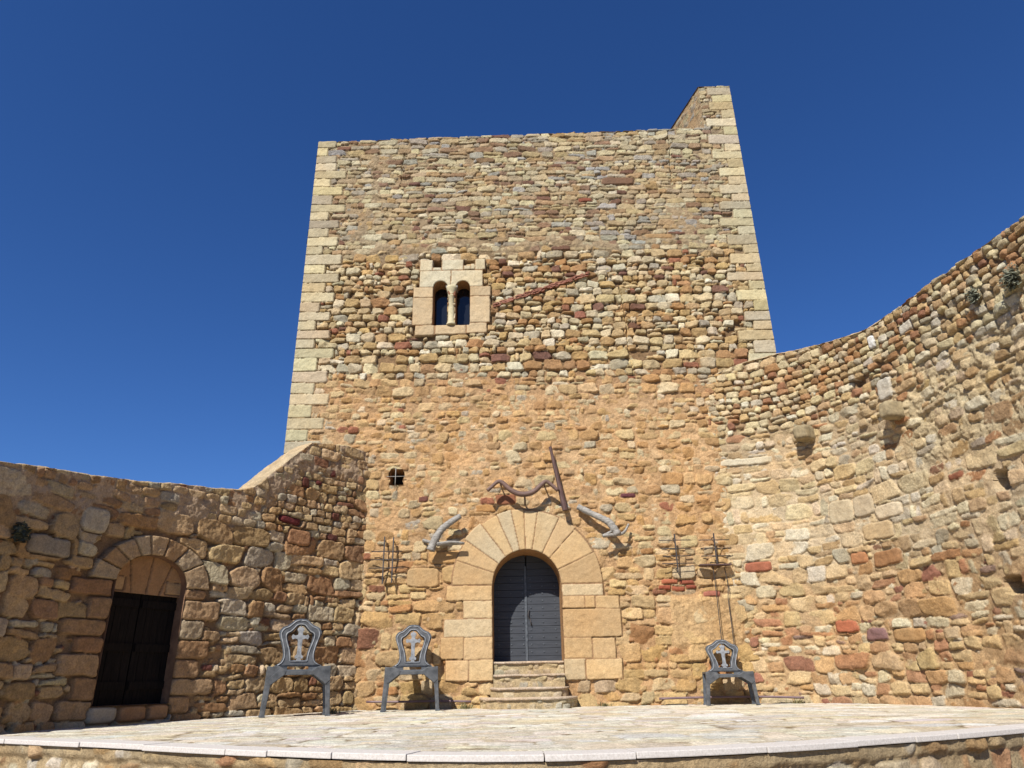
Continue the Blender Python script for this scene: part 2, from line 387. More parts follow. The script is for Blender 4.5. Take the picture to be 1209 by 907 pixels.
# ------------------------------------------------------------------ TOWER
tower = thing('stone_tower', 'tall square sandstone castle tower with arched door and twin window', 'tower', (.6, 16, 0))
TXL, TXR = -5.42, 6.60
def topline(u): return 14.85+(u-TXL)/10.2*.25 + .025*fbm(u, u*0+3.3, .5, 77, 3)
def tower_top(u, v): return np.maximum(np.minimum(v-topline(u), 5.68-u), v-16.66-.02*fbm(u, u*0+1.7, .3, 79, 2))
DC, DR, DS = .245, .75, 2.455
def door_sdf(u, v):
    up = DR-np.hypot(u-DC, v-DS); dn = DR-np.abs(u-DC)
    d = np.where(v > DS, up, dn)
    return np.minimum(d, v-.30)
WIN = [(-1.815, .185), (-1.235, .185)]
WS, WB = 9.98, 8.87
def win_sdf(c, r):
    def f(u, v):
        d = np.where(v > WS, r-np.hypot(u-c, v-WS), r-np.abs(u-c)); return np.minimum(d, v-WB)
    return f
VH = (-2.73, 4.93, .165, .19)
def vent_sdf(u, v): return np.minimum(VH[2]-np.abs(u-VH[0])+.02*np.sin(v*23), VH[3]-np.abs(v-VH[1]))

F = Field(TXL, TXR, -.1, 16.7, .0165, 11)
U, V = F.U, F.V
wob = .22*fbm(U, V, 1.4, 300, 3)
Vw = V+wob
big = fbm(U, V, 1.1, 310, 4, .55); med = fbm(U, V, .35, 320, 4, .6); fin = fbm(U, V, .12, 330, 3, .6)
# mortar depth by zone (flush in the lower middle, raked deep in the rubble band)
F.M = zone_lerp(U, Vw, [(0, 0, -.055), (2.9, .5, -.030), (6.2, .9, -.034), (7.7, .7, -.088), (10.9, .25, -.045)])
F.M = F.M + .014*med + .016*fin + .010*fbm(U, V, .06, 340, 2)*(1-sstep(6.8, 7.8, Vw)) + .010*np.clip(big, 0, 1)*sstep(3, 4, Vw)*(1-sstep(6.8, 7.8, Vw))
smear = np.exp(-((Vw-11.22)/.20)**2)*(1-sstep(5.0, 5.6, U))*sstep(-4.6, -3.8, U)
smear = np.maximum(smear, np.exp(-((U+3.95-.4*sstep(12, 14, V)+.12*med*3)/.24)**2)*sstep(10.9, 11.3, V)*(1-sstep(14.2, 14.6, V)))
smear = np.maximum(smear, .8*np.exp(-((U-4.75)/.5)**2)*np.exp(-((V-11.9)/.9)**2))
plas = sstep(3.25, 3.4, U)*(1-sstep(4.75, 4.95, U))*sstep(1.0, 1.2, V)*(1-sstep(2.05, 2.2, V))
patchy = np.clip(big*1.2+.25, 0, 1)*sstep(3.2, 4.2, Vw)*(1-sstep(6.4, 7.4, Vw))
F.M = F.M + .085*smear*(.6+.6*med) + .06*plas + .016*patchy
F.MC = zone_lerp(U, Vw, [(0, 0, np.ones(3)*alb((204, 160, 106))*np.ones(U.shape+(1,))), (2.9, .5, alb((216, 172, 116))), (6.8, .6, alb((190, 146, 96))), (7.7, .6, alb((146, 114, 74))), (10.9, .3, alb((172, 147, 110)))])
t = np.clip(smear*1.3, 0, 1)[..., None]; F.MC = F.MC*(1-t)+alb((176, 152, 114))*t
t = plas[..., None]; F.MC = F.MC*(1-t)+alb((214, 172, 112))*t
F.MC = F.MC*(1+.14*big+.16*med+.16*fin)[..., None]
# door stones and window stones are placed afterwards; rubble keeps out of them
def in_rect(cx, cy, R): return R[0] < cx < R[1] and R[2] < cy < R[3]
door_blocks = [(-1.53, -.505, 2.13, 2.46), (-1.16, -.505, 1.76, 2.13), (-1.57, -.505, 1.38, 1.76), (-1.13, -.505, .93, 1.38), (-1.02, -.40, .51, .93), (-1.62, -1.13, .94, 1.39), (-1.51, -1.02, .52, .93),
    (1.0, 1.92, 2.19, 2.45), (1.0, 1.5, 1.93, 2.19), (1.5, 1.72, 1.93, 2.19), (1.72, 2.25, 1.92, 2.19), (1.0, 2.26, 1.34, 1.92), (1.0, 1.6, .92, 1.34), (1.6, 2.1, .91, 1.33), (.89, 1.45, .50, .92), (1.45, 2.22, .50, .91)]
win_blocks = [(-2.37, -2.02, 10.48, 10.81), (-2.02, -1.80, 10.48, 10.585), (-1.80, -1.22, 10.49, 10.82), (-1.22, -1.03, 10.50, 10.63), (-1.03, -.90, 10.5, 10.68), (-.92, -.64, 10.49, 10.82), (-2.37, -1.545, 9.985, 10.485), (-1.545, -.71, 9.985, 10.485),
    (-2.52, -1.995, 9.665, 9.985), (-2.52, -1.995, 8.875, 9.665), (-1.055, -.5, 9.695, 9.985), (-1.055, -.53, 8.92, 9.695), (-2.44, -1.925, 8.585, 8.87), (-1.925, -1.14, 8.60, 8.87), (-1.14, -.61, 8.63, 8.92)]
def skip_tower(cx, cy, a, b):
    if math.hypot(cx-DC, cy-DS) < 1.63 and cy > DS-.1: return True
    if in_rect(cx, cy, (-.55, 1.05, 0, 2.5)): return True
    for R in door_blocks+win_blocks:
        if in_rect(cx, cy, (R[0]-a*.15, R[1]+a*.15, R[2]-b*.15, R[3]+b*.15)): return True
    if abs(cx-VH[0]) < VH[2] and abs(cy-VH[1]) < VH[3]: return True
    return False
def zone_tower(v, r, u=0):
    w = v+r.uniform(-.25, .25)
    if w > 11.0: return dict(h=(.095, .20), asp=(1.1, 3.6), split=.35, joint=.010, pal=P_UP, p=(4, 9), relief=.05, edge=.020, bvar=.011, maxw=.55, tilt=.5, miss=.015)
    if w > 7.3: return dict(h=(.15, .27), asp=(1.0, 2.1), split=.22, joint=.012, pal=P_MID, p=(3.5, 8), relief=.072, edge=.034, base=.012, bvar=.020, maxw=.58, facet=.030, cut=.55)
    if w > 3.0: return dict(h=(.14, .30), asp=(.9, 2.3), split=.4, joint=.012, pal=P_LOW, p=(2.4, 5), relief=.040, edge=.035, base=-.002, bvar=.014, maxw=.55, miss=.04, rough=.018, facet=.024)
    return dict(h=(.22, .40), asp=(1.0, 2.4), split=.4, joint=.014, pal=P_BASE, p=(3, 8), relief=.05, edge=.024, bvar=.014, maxw=.8)
F.courses(TXL, TXR, zone_tower, -.1, 16.7, skip_tower, 5, chink=24)
# quoins
rq = random.Random(31)
for side in (0, 1):
    z = 0.0; k = 0
    while z < 16.7:
        h = rq.uniform(.25, .32) if z > 8 else rq.uniform(.28, .38)
        ln = (rq.uniform(.78, 1.0) if k % 2 else rq.uniform(.42, .6))*(1 if not side else rq.uniform(.7, 1.0))
        if z > 14 and not side: ln *= .6
        c = jitter(rq, [((218, 202, 156), 4), ((206, 190, 146), 4), ((212, 188, 144), 3 if z < 11 else 1), ((192, 178, 146), 2)])
        if z > 5.4 or side:
            if side: F.block(TXR-ln, TXR+.05, z, z+h, c, relief=.03, base=.012, warp=.5, edgen=.006)
            else: F.block(TXL-.05, TXL+ln, z, z+h, c, relief=.03, base=.012, warp=.5, edgen=.006)
        z += h; k += 1
# individual stones seen in the photograph
for (a, b_, c, d, col) in [(2.42, 2.80, 4.33, 4.45, (112, 62, 66)), (3.13, 3.42, 2.28, 2.40, (172, 88, 58)), (3.42, 3.72, 2.26, 2.38, (178, 96, 62)), (3.72, 3.98, 2.30, 2.40, (160, 80, 54)), (3.2, 3.6, 2.41, 2.52, (184, 104, 68)), (3.6, 3.95, 2.40, 2.50, (168, 86, 58)), (4.1, 4.5, 2.12, 2.25, (184, 112, 88)),
                        (-.42, .05, 4.22, 4.48, (172, 108, 70)), (-.9, -.4, 4.05, 4.24, (196, 142, 74)), (-2.22, -1.98, 4.32, 4.46, (122, 76, 62)), (-1.62, -.70, 2.50, 2.88, (196, 158, 98)), (-2.4, -1.65, 2.42, 2.86, (206, 166, 108)), (-1.95, -1.1, 2.92, 3.22, (204, 156, 90)),
                        (-2.36, -1.45, 13.0, 13.18, (204, 190, 150)), (2.6, 3.5, 13.15, 13.42, (140, 104, 76)), (1.9, 2.3, 12.6, 12.75, (150, 84, 58)), (3.6, 4.4, 11.38, 11.55, (190, 150, 96))]:
    F.block(a, b_, c, d, alb(col)*rq.uniform(.9, 1.1), gap=.02, p=6, relief=.04, edge=.03, base=.006, warp=1, edgen=.008)
# door surround
dcol = [(226, 188, 128), (220, 180, 120), (230, 196, 140), (214, 174, 116), (224, 184, 126), (216, 190, 144)]
for R in door_blocks:
    F.block(*R, alb(rq.choice(dcol))*rq.uniform(.9, 1.06), base=.022, relief=.04, edge=.014)
ang = [0, 24, 47, 62, 80, 91, 101, 113, 127, 144, 161, 180]
for a0, a1 in zip(ang, ang[1:]):
    F.wedge(DC, DS, DR+.0, 1.66+.04*math.sin(a0), radians(a0), radians(a1), alb(rq.choice(dcol))*rq.uniform(.86, 1.08), base=.026, relief=.025, edge=.008)
for R in win_blocks:
    c = (222, 206, 166) if R[2] > 9.9 else (218, 188, 140)
    F.block(*R, alb(c)*rq.uniform(.93, 1.05), base=.025, relief=.05, edge=.015, gap=.010)
# two dark pockets beside the middle merlon of the window head
for (a, b_, c, d) in [(-2.02, -1.83, 10.595, 10.76), (-1.2, -.93, 10.69, 10.80)]:
    k = (U > a) & (U < b_) & (V > c) & (V < d); F.S[k] = -9; F.M[k] = -.22
ash = (np.hypot(U-DC, V-DS) < 1.67) & (V > DS)
for R in door_blocks+win_blocks: ash |= (U > R[0]-.0) & (U < R[1]) & (V > R[2]) & (V < R[3]) & (F.M > -.15)
F.M = np.where(ash, np.maximum(F.M, .008+.004*fin), F.M); F.MC = np.where(ash[..., None], alb((172, 132, 88))*(1+.2*fin)[..., None], F.MC)
F.finish()
# long vertical cracks
for (x0, z0, x1, z1) in [(3.0, 7.4, 2.85, 9.9), (4.55, 13.0, 4.62, 15.0), (-3.0, 13.2, -2.95, 14.4)]:
    xc = x0+(V-z0)/(z1-z0)*(x1-x0)+.05*fbm(U*0+1, V, .5, 55, 3)
    k = (np.abs(U-xc) < .018) & (V > z0) & (V < z1); F.H[k] = np.minimum(F.H[k], -.07)
def tmap(u, v, h): return np.stack([u, 16-h, v], 1)
opens = [tower_top, door_sdf, vent_sdf]+[win_sdf(*w) for w in WIN]
world_part('front_wall', F.mesh('front_wall', tmap, opens), M['masonry'], tower)

def plain_field(u0, u1, v0, v1, res, seed, style, mort=(150, 120, 84), md=-.03):
    G = Field(u0, u1, v0, v1, res, seed)
    G.M = md+.01*fbm(G.U, G.V, .3, seed+1); G.MC = np.ones(G.U.shape+(1,))*alb(mort)*(1+.15*fbm(G.U, G.V, .8, seed+2))[..., None]
    G.courses(u0, u1, lambda v, r, u=0: style, v0, v1, None, seed); G.finish(); return G
STY_UP = dict(h=(.10, .22), asp=(1.1, 3.2), split=.3, joint=.02, pal=P_UP, p=(3.2, 7), relief=.045, edge=.035, maxw=.6)
STY_MID = dict(h=(.15, .28), asp=(1, 2.1), split=.25, joint=.03, pal=P_MID, p=(2.6, 4.5), relief=.06, edge=.06, maxw=.55)
G = plain_field(16, 26, -1, 15.0, .05, 401, STY_MID)
world_part('side_wall', G.mesh('side_wall', lambda u, v, h: np.stack([TXL-h, u, v], 1), (lambda u, v: v-14.85,), flip=True), M['masonry'], tower)
G = plain_field(16, 26, -1, 16.7, .05, 402, STY_MID)
world_part('side_wall', G.mesh('side_wall', lambda u, v, h: np.stack([TXR+h, u, v], 1), (lambda u, v: v-16.65,)), M['masonry'], tower)
G = plain_field(16, 26, 14.4, 16.7, .03, 403, STY_UP, (205, 170, 120), -.012)
world_part('parapet', G.mesh('parapet', lambda u, v, h: np.stack([5.68-.27*np.minimum(u-16, 3)-h, u, v], 1), (lambda u, v: v-16.65,), flip=True), M['masonry'], tower)
G = plain_field(TXL, TXR, -1, 15.0, .08, 404, STY_MID)
world_part('back_wall', G.mesh('back_wall', lambda u, v, h: np.stack([u, 26+h, v], 1), flip=True), M['masonry'], tower)
def strip_cap(P0, P1, seed, col=(176, 150, 112), nt_=7, amp=.02):
    """a rough mortared top between two lists of points"""
    P0 = np.array(P0, float); P1 = np.array(P1, float); n_ = len(P0)
    T = np.linspace(0, 1, nt_)[:, None, None]; P = P0[None]*(1-T)+P1[None]*T
    x, y = P[..., 0], P[..., 1]; nz = fbm(x*1.0+P[..., 2], y, .25, seed, 4, .6)
    P[0, :, 2] -= .012; P[1:, :, 2] += (amp*nz)[1:]+amp*.8; P[1] = P[0]+(P[1]-P[0])*np.array([.25, .25, 1])
    idx = np.arange(nt_*n_).reshape(nt_, n_); q = np.stack([idx[:-1, :-1], idx[:-1, 1:], idx[1:, 1:], idx[1:, :-1]], -1).reshape(-1, 4)
    c = np.ones((nt_, n_, 1))*alb(col)*(1+.3*nz+.15*fbm(x, y, .1, seed+3))[..., None]
    return P.reshape(-1, 3), q, c.reshape(-1, 3)
us = np.linspace(TXL, 5.68, 400)
P, q, c = strip_cap(np.stack([us, us*0+16.03, topline(us)], 1), np.stack([us, us*0+16.8, topline(us)], 1), 500)
world_part('parapet_cap', np_mesh('cap', P, q, c), M['masonry'], tower)
us = np.linspace(16, 26, 300)
P, q, c = strip_cap(np.stack([5.66-.27*np.minimum(us-16, 3), us, us*0+16.66], 1), np.stack([us*0+6.62, us, us*0+16.66], 1), 501)
world_part('parapet_cap', np_mesh('cap', P, q, c), M['masonry'], tower)
mb = MB(); mb.box((.13, 21.4, 13.95), (11.0, 9.1, .2)); mb.box((.13, 16.78, 14.4), (11.0, .02, .8)); mb.build('roof_light_stop', M['earth'], tower, world=True)  # unseen slab and upright sheet, added to block light inside the tower

def reveal(name, outline, mapf, depth, mat, parent, front=.004):
    n_ = len(outline); o = np.array(outline)
    P = np.vstack([mapf(o[:, 0], o[:, 1], np.full(n_, front)), mapf(o[:, 0], o[:, 1], np.full(n_, -depth))])
    q = np.array([(i, i+1, n_+i+1, n_+i) for i in range(n_-1)])
    ramp = np.ones((2*n_, 3))*alb((205, 152, 92))
    return world_part(name, np_mesh(name, P, q, ramp, False), mat, parent)
arch = [(DC-DR, .3)]+[(DC+DR*cos(a), DS+DR*sin(a)) for a in np.linspace(pi, 0, 48)]+[(DC+DR, .3)]
reveal('door_reveal', arch, tmap, 1.0, M['masonry'], tower)
for c_, r_ in WIN:
    o_ = [(c_-r_, WB)]+[(c_+r_*cos(a), WS+r_*sin(a)) for a in np.linspace(pi, 0, 24)]+[(c_+r_, WB), (c_-r_, WB)]
    wr = reveal('window', o_, tmap, .5, M['masonry'], tower)
    mb = MB(); mb.box((c_, 16.42, 9.5), (2*r_+.06, .02, 1.5)); g_ = mb.build('pane', M['glass'], None); adopt(g_, wr)
# slender column between the two lights
prof = [(.12, 8.87), (.125, 8.90), (.10, 8.94), (.085, 8.97), (.083, 9.35), (.078, 9.68), (.095, 9.70), (.095, 9.73), (.09, 9.75), (.11, 9.85), (.135, 9.93), (.14, 9.99)]
mb = MB(); mb.tube([(-1.525, 16.02, z) for _, z in prof], [r_ for r_, _ in prof], 20)
co = mb.build('window_column', noisy_mat('pale_column_stone', lin((200, 186, 146), .6), lin((226, 212, 172), .62), 14, .9, .5, .01), tower, world=True)
mb = MB(); mb.box((-1.525, 16.14, 10.0), (.30, .30, .06)); mb.build('capital_block', M['driftwood'], tower, world=True)
for c_, d_ in (((-2.73, 16.6, 4.93), (.6, .02, .6)), ((-1.5, 16.75, 9.6), (2.2, .02, 2.6))):  # dark sheets added behind the openings, interior shade put into their colour
    mb = MB(); mb.box(c_, d_); mb.build('dark_backing', M['dark'], tower, world=True)
o_ = [(VH[0]+a, VH[1]+b_) for a, b_ in [(-.165, -.19), (-.165, .19), (.165, .19), (.165, -.19), (-.165, -.19)]]
vr = reveal('vent', o_, tmap, .55, M['masonry'], tower, -.01)
mb = MB(); mb.tube([(-2.745, 15.96, 4.62), (-2.745, 15.96, 5.13)], .010, 6); mb.tube([(-2.95, 15.965, 4.93), (-2.52, 15.965, 4.93)], .008, 6)
g_ = mb.build('grille', M['driftwood'], None); adopt(g_, vr)
# slanting row of thin red tiles let into the wall, with a pale stone at its end
mb = MB(); r5 = random.Random(3)
A, B = Vector((-.45, 16.01, 9.40)), Vector((2.06, 16.01, 10.30)); dv = (B-A); n_ = 34
ry = Matrix.Rotation(-math.atan2(dv.z, dv.x), 3, 'Y')
for k in range(n_):
    p = A+dv*(k+.5)/n_; wd = .09*(1 if k > 3 else .7)
    for lay in (-1, 0, 1):
        if r5.random() < .12: continue
        mb.box(p+Vector((r5.uniform(-.012, .012), -r5.uniform(0, .03), lay*.040+r5.uniform(-.014, .014))), (wd*r5.uniform(.8, 1.15), .09, .026), Matrix.Rotation(r5.gauss(0, .10), 3, 'Y') @ ry, jit=.006)
tag(mb.build('tile_row', M['tile'], tower, world=True), 'slanting row of thin red tiles let into the wall beside the twin window')

# double door
leafy = 16.80
dl = thing('double_door', 'dark grey round topped double door with nailed boards', 'door', (DC, leafy, .88))
for sgn in (-1, 1):
    mb = MB(); z = .80
    rows = 15; hh = (DS+DR-.86)/rows
    for k in range(rows):
        z0, z1 = .86+k*hh, .86+(k+1)*hh-.008
        def xe(z): return DR+.02 if z < DS else math.sqrt(max((DR+.02)**2-(z-DS)**2, 0))
        x0, x1 = xe(z0), xe(min(z1, DS+DR+.015))
        if x0 < .03: continue
        off = .004*rnd.uniform(-1, 1)
        pts = [(.014, z0), (x0, z0)]+[(xe(z0+(z1-z0)*t), z0+(z1-z0)*t) for t in (.33, .66)]+[(max(x1, .016), z1), (.014, z1)]
        pts = [(DC+sgn*x, zz) for x, zz in pts]
        mb.prism(pts, leafy+off, leafy+.05)
    mb.box((DC+sgn*.36, leafy+.06, 1.9), (.74, .02, 2.0))
    lf = mb.build('door_leaf', M['door_main'], dl, world=True)
    mb = MB()
    for k in range(1, rows-3):
        for xx in (.09, .36, .64):
            zz = .86+(k+.5)*hh
            mb.box((DC+sgn*xx, leafy-.008, zz), (.026, .016, .026), Matrix.Rotation(.785, 3, 'Y'))
    nn = mb.build('nail_heads', M['paint_edge'], None); adopt(nn, lf)
mb = MB(); mb.box((DC-.02, leafy-.012, 1.9), (.05, .02, 2.1)); mb.build('astragal', M['paint_edge'], dl, world=True)
mb = MB(); mb.tube(curve_pts([(DC+.06, leafy-.02, 1.98), (DC+.03, leafy-.06, 1.92), (DC+.03, leafy-.06, 1.84), (DC+.07, leafy-.02, 1.78)], 5), .012, 8)
mb.tube([(DC+.06, leafy-.03, 1.8), (DC+.10, leafy-.03, 1.64)], .012, 8); mb.build('handle', M['dark_iron'], dl, world=True)

# stone steps: heightfield risers with slab lips
steps = thing('door_steps', 'four worn rubble stone steps up to the dark arched door', 'steps', (DC, 15.5, 0))
def step(x0, x1, yf, z0, z1, seed, rounded=0, back=16.95):
    n_ = 60
    xs = np.linspace(-1, 1, n_); pts = []
    for t_ in xs:
        x = (x0+x1)/2+t_*(x1-x0)/2; y = yf+(abs(t_)**6)*rounded; pts.append((x, y))
    P = np.array(pts); arc = np.r_[0, np.cumsum(np.hypot(*np.diff(P, axis=0).T))]; Ln = arc[-1]
    G = Field(0, Ln, z0, z1-.045, .015, seed, (.01, .006)); G.M = -.012+.008*fbm(G.U, G.V, .1, seed); G.MC = np.ones(G.U.shape+(1,))*alb((206, 180, 132))
    st = dict(h=((z1-z0)*.45, (z1-z0)*.9), asp=(.8, 2.2), split=.2, joint=.02, pal=[((214, 192, 150), 4), ((200, 176, 134), 4), ((190, 178, 150), 2)], p=(2.6, 5), relief=.02, edge=.03, maxw=.4)
    G.courses(0, Ln, lambda v, r, u=0: st, z0, z1, None, seed); G.finish(.005)
    def mp(u, v, h):
        x = np.interp(u, arc, P[:, 0]); y = np.interp(u, arc, P[:, 1]); e = .01
        tx = np.interp(u+e, arc, P[:, 0])-np.interp(u-e, arc, P[:, 0]); ty = np.interp(u+e, arc, P[:, 1])-np.interp(u-e, arc, P[:, 1]); l_ = np.hypot(tx, ty)+1e-9
        return np.stack([x+ty/l_*h, y-tx/l_*h, v], 1)
    rs = world_part('riser', G.mesh('riser', mp), M['masonry'], steps)
    # tread slab with an uneven lip
    f = P.copy(); f[:, 1] -= .035+.012*fbm(P[:, 0], P[:, 0]*0+seed, .2, seed+3, 3)
    top = z1+.008*fbm(P[:, 0], P[:, 0]*0, .3, seed+4, 2); bot = z1-.055+.012*fbm(P[:, 0], P[:, 0]*0+5, .2, seed+5, 3)
    rows_ = [np.c_[P[:, 0], np.full(n_, back), top], np.c_[f[:, 0], f[:, 1]+.02, top], np.c_[f[:, 0], f[:, 1], top-.012], np.c_[f[:, 0], f[:, 1], bot+.01], np.c_[f[:, 0], f[:, 1]+.06, bot]]
    V_ = np.vstack(rows_); idx = np.arange(len(V_)).reshape(5, n_); q = np.stack([idx[:-1, :-1], idx[1:, :-1], idx[1:, 1:], idx[:-1, 1:]], -1).reshape(-1, 4)
    cc = np.ones((len(V_), 3))*alb((216, 190, 158))*(1+.15*fbm(V_[:, 0], V_[:, 1], .15, seed+8))[:, None]
    world_part('tread', np_mesh('tread', V_, q, cc), M['masonry'], steps)
step(-.78, 1.22, 15.2, -.02, .20, 601, .55)
step(-.56, 1.06, 15.52, .15, .385, 602, .35)
step(-.495, .985, 15.86, .33, .635, 603)
step(-.495, .985, 16.06, .58, .885, 604)

# ------------------------------------------------------------------ curtain walls along a curved plan
def plan_spline(P, n_=40):
    Q = np.array([tuple(p) for p in curve_pts([(x, y, 0) for x, y in P], n_)])[:, :2]
    s_ = np.r_[0, np.cumsum(np.hypot(*np.diff(Q, axis=0).T))]; return Q, s_
def plan_map(Q, s_, sign):
    tx = np.gradient(Q[:, 0], s_); ty = np.gradient(Q[:, 1], s_); l_ = np.hypot(tx, ty); tx, ty = tx/l_, ty/l_
    nx, ny = (-ty, tx) if sign > 0 else (ty, -tx)
    def f(u, v, h):
        return np.stack([np.interp(u, s_, Q[:, 0])+np.interp(u, s_, nx)*h, np.interp(u, s_, Q[:, 1])+np.interp(u, s_, ny)*h, v], 1)
    return f
LQ, Ls = plan_spline([(-3.36, 16.05), (-4.16, 15.05), (-4.95, 13.9), (-5.75, 12.7), (-6.35, 11.5), (-6.8, 10.2), (-7.05, 9.0)])
RQ, Rs = plan_spline([(4.70, 16.05), (5.75, 15.7), (6.5, 15.1), (7.05, 14.2), (7.45, 13.1), (7.75, 11.9), (7.95, 10.6), (8.0, 9.3), (7.95, 8.0)])
lmap, rmap = plan_map(LQ, Ls, 1), plan_map(RQ, Rs, -1)

# ---- left wall
lw = thing('courtyard_wall', 'shaded lower courtyard wall with an arched doorway left of the tower', 'wall', (-5.5, 13, 0))
lts = np.array([-1, .0, .75, 1.35, 1.91, 2.71, 3.23, 3.55, 4.94, 6.48, 7.22, 8.4])-0.25; ltz = np.array([5.5, 5.52, 5.54, 5.5, 5.40, 4.65, 4.13, 4.01, 3.84, 3.61, 3.53, 3.34])
def ltop(u): return np.interp(u, lts, ltz)+.022*fbm(u, u*0+2.2, .35, 701, 3)
LDC, LDA, LDB, LSP, LSILL = 4.78, .665, .47, 2.10, .27
def ldoor(u, v):
    up = (1-np.hypot((u-LDC)/LDA, (v-LSP)/LDB))*LDB; dn = LDA-np.abs(u-LDC)
    return np.minimum(np.where(v > LSP, up, dn), v-LSILL)
F = Field(0, Ls[-1], -.15, 5.65, .016, 21)
U, V = F.U, F.V
med = fbm(U, V, .35, 720, 4, .6); big = fbm(U, V, 1.1, 730, 4, .55)
below = ltop(U)-V                                          # distance below the top
plast = (1-sstep(.55, .95, below+.25*big))                 # plastered band under the top
F.M = -.082+.016*med+.095*plast*(.7+.5*med)
F.MC = np.ones(U.shape+(1,))*alb((168, 132, 92))
t = plast[..., None]; F.MC = F.MC*(1-t)+alb((196, 166, 130))*t; F.MC *= (1+.2*big+.15*med)[..., None]
def zone_left(v, r, u=0):
    if v > 3.0: return dict(h=(.14, .26), asp=(1, 2.6), split=.3, joint=.014, pal=P_LEFT, p=(3, 7), relief=.05, edge=.026, bvar=.014, maxw=.6, tilt=.5, miss=.0, rough=.016)
    return dict(h=(.22, .40), asp=(1.0, 2.6), split=.35, joint=.014, pal=P_LEFT, p=(3, 8), relief=.06, edge=.026, bvar=.014, maxw=.8, facet=.022, tilt=.5, miss=.0, rough=.016)
lblocks = []
rl = random.Random(41); z = LSILL-.02
for side in (-1, 1):
    z = .10; k = 0
    while z < LSP-.05:
        h = min(rl.uniform(.24, .36), LSP-z)
        if LSP-z-h < .12: h = LSP-z
        w_ = rl.uniform(.5, .85) if (k+(side > 0)) % 2 else rl.uniform(.36, .55)
        e = LDC+side*LDA
        lblocks.append((e, e+w_, z, z+h) if side > 0 else (e-w_, e, z, z+h)); z += h; k += 1
def skip_left(cx, cy, a, b_):
    if cy > LSP-.1 and math.hypot((cx-LDC)/1.10, (cy-LSP)/.86) < 1: return True
    if abs(cx-LDC) < LDA+.02 and cy < LSP+.2 and cy > LSILL-.05: return True
    return any(in_rect(cx, cy, (R[0]-a*.1, R[1]+a*.1, R[2]-b_*.1, R[3]+b_*.1)) for R in lblocks)
F.courses(0, Ls[-1], zone_left, -.15, 5.65, skip_left, 8, chink=30)
for R in lblocks: F.block(*R, alb(rl.choice([(200, 160, 112), (188, 144, 96), (206, 182, 144), (178, 130, 84), (194, 156, 112)]))*rl.uniform(.9, 1.1), base=.02, relief=.05, edge=.028, p=9, gap=.012, grain=1, rough=.014, facet=.018, edgen=.014, warp=.8)
la = [0, 22, 43, 64, 80, 100, 122, 146, 180]
ex = (LDA+.46)/(LDB+.40)
for a0, a1 in zip(la, la[1:]):
    # elliptical ring: a circle squeezed in height
    F.wedge(LDC, LSP, LDA, LDA+.44+rl.uniform(-.03, .04), radians(a0), radians(a1), alb(rl.choice([(204, 168, 120), (192, 152, 102), (208, 180, 138)]))*rl.uniform(.9, 1.08), ex=LDA/LDB, base=.03, relief=.05, edge=.022, grain=.9, rough=.012, facet=.016, edgen=.010)
for x0, x1 in ((LDC-.70, LDC-.31), (LDC-.31, LDC+.19), (LDC+.19, LDC+.72)):
    F.block(x0, x1, .03, .27, alb(rl.choice([(190, 140, 90), (204, 186, 156)])), base=.02, relief=.06, edge=.05, p=5)
for (a, b_, c, d, col) in [(2.0, 2.55, 3.55, 3.72, (126, 52, 52)), (1.2, 1.36, 4.75, 4.95, (110, 56, 46)), (1.55, 1.72, 4.5, 4.62, (120, 56, 48)), (1.9, 2.1, 4.35, 4.6, (112, 62, 48)), (1.7, 2.3, 3.15, 3.5, (196, 140, 90)), (6.0, 6.5, 2.75, 3.15, (206, 190, 160)), (6.55, 7.3, 2.3, 2.6, (176, 160, 136))]:
    F.block(a-0.25, b_-0.25, c, d, alb(col), gap=.02, p=5, relief=.05, edge=.04, base=.012, warp=1, edgen=.008, grain=.9)
F.finish(.007)
world_part('wall_face', F.mesh('wall_face', lmap, [ldoor, lambda u, v: v-ltop(u)], flip=True), M['masonry'], lw)
def wall_back(mapf, topf, L_, th, parent, seed, z0=-1.1, col=(176, 150, 116), capname='coping'):
    us = np.linspace(0, L_, 600); tz = topf(us)
    P, q, c = strip_cap(mapf(us, tz, us*0-.03), mapf(us, tz, us*0-th), seed, col)
    world_part(capname, np_mesh(capname, P, q, c), M['masonry'], parent)
    us = np.linspace(0, L_, 60); tz = topf(us); o = [mapf(us, tz, us*0-th), mapf(us, us*0+z0, us*0-th)]
    V_ = np.vstack(o); n_ = 60; q = np.array([(i, i+1, n_+i+1, n_+i) for i in range(n_-1)])
    A_, B_ = mapf(np.array([L_, L_]), np.array([0, 0]), np.array([.03, -th]))[:, :2]; t_ = (B_-A_)/np.hypot(*(B_-A_)); n2 = mapf(np.array([L_, L_-.2]), np.array([0, 0]), np.array([0, 0]))[:, :2]; n2 = (n2[0]-n2[1])/.2
    E_ = plain_field(0, th+.03, z0, tz[-1], .025, seed+7, STY_MID, (196, 160, 112), -.03)
    world_part('wall_end', E_.mesh('wall_end', lambda u, v, h: np.stack([A_[0]+t_[0]*u+n2[0]*h, A_[1]+t_[1]*u+n2[1]*h, v], 1)), M['masonry'], parent)
    world_part('outer_face', np_mesh('outer_face', V_, q, np.ones((len(V_), 3))*alb((190, 150, 105)), False), M['masonry'], parent)
wall_back(lmap, ltop, Ls[-1], .62, lw, 741, col=(214, 186, 140))
o_ = [(LDC-LDA, LSILL)]+[(LDC+LDA*cos(a), LSP+LDB*sin(a)) for a in np.linspace(pi, 0, 36)]+[(LDC+LDA, LSILL), (LDC-LDA, LSILL)]
n_ = len(o_); oo = np.array(o_)
P = np.vstack([lmap(oo[:, 0], oo[:, 1], np.full(n_, .004)), lmap(oo[:, 0], oo[:, 1], np.full(n_, -.45))])
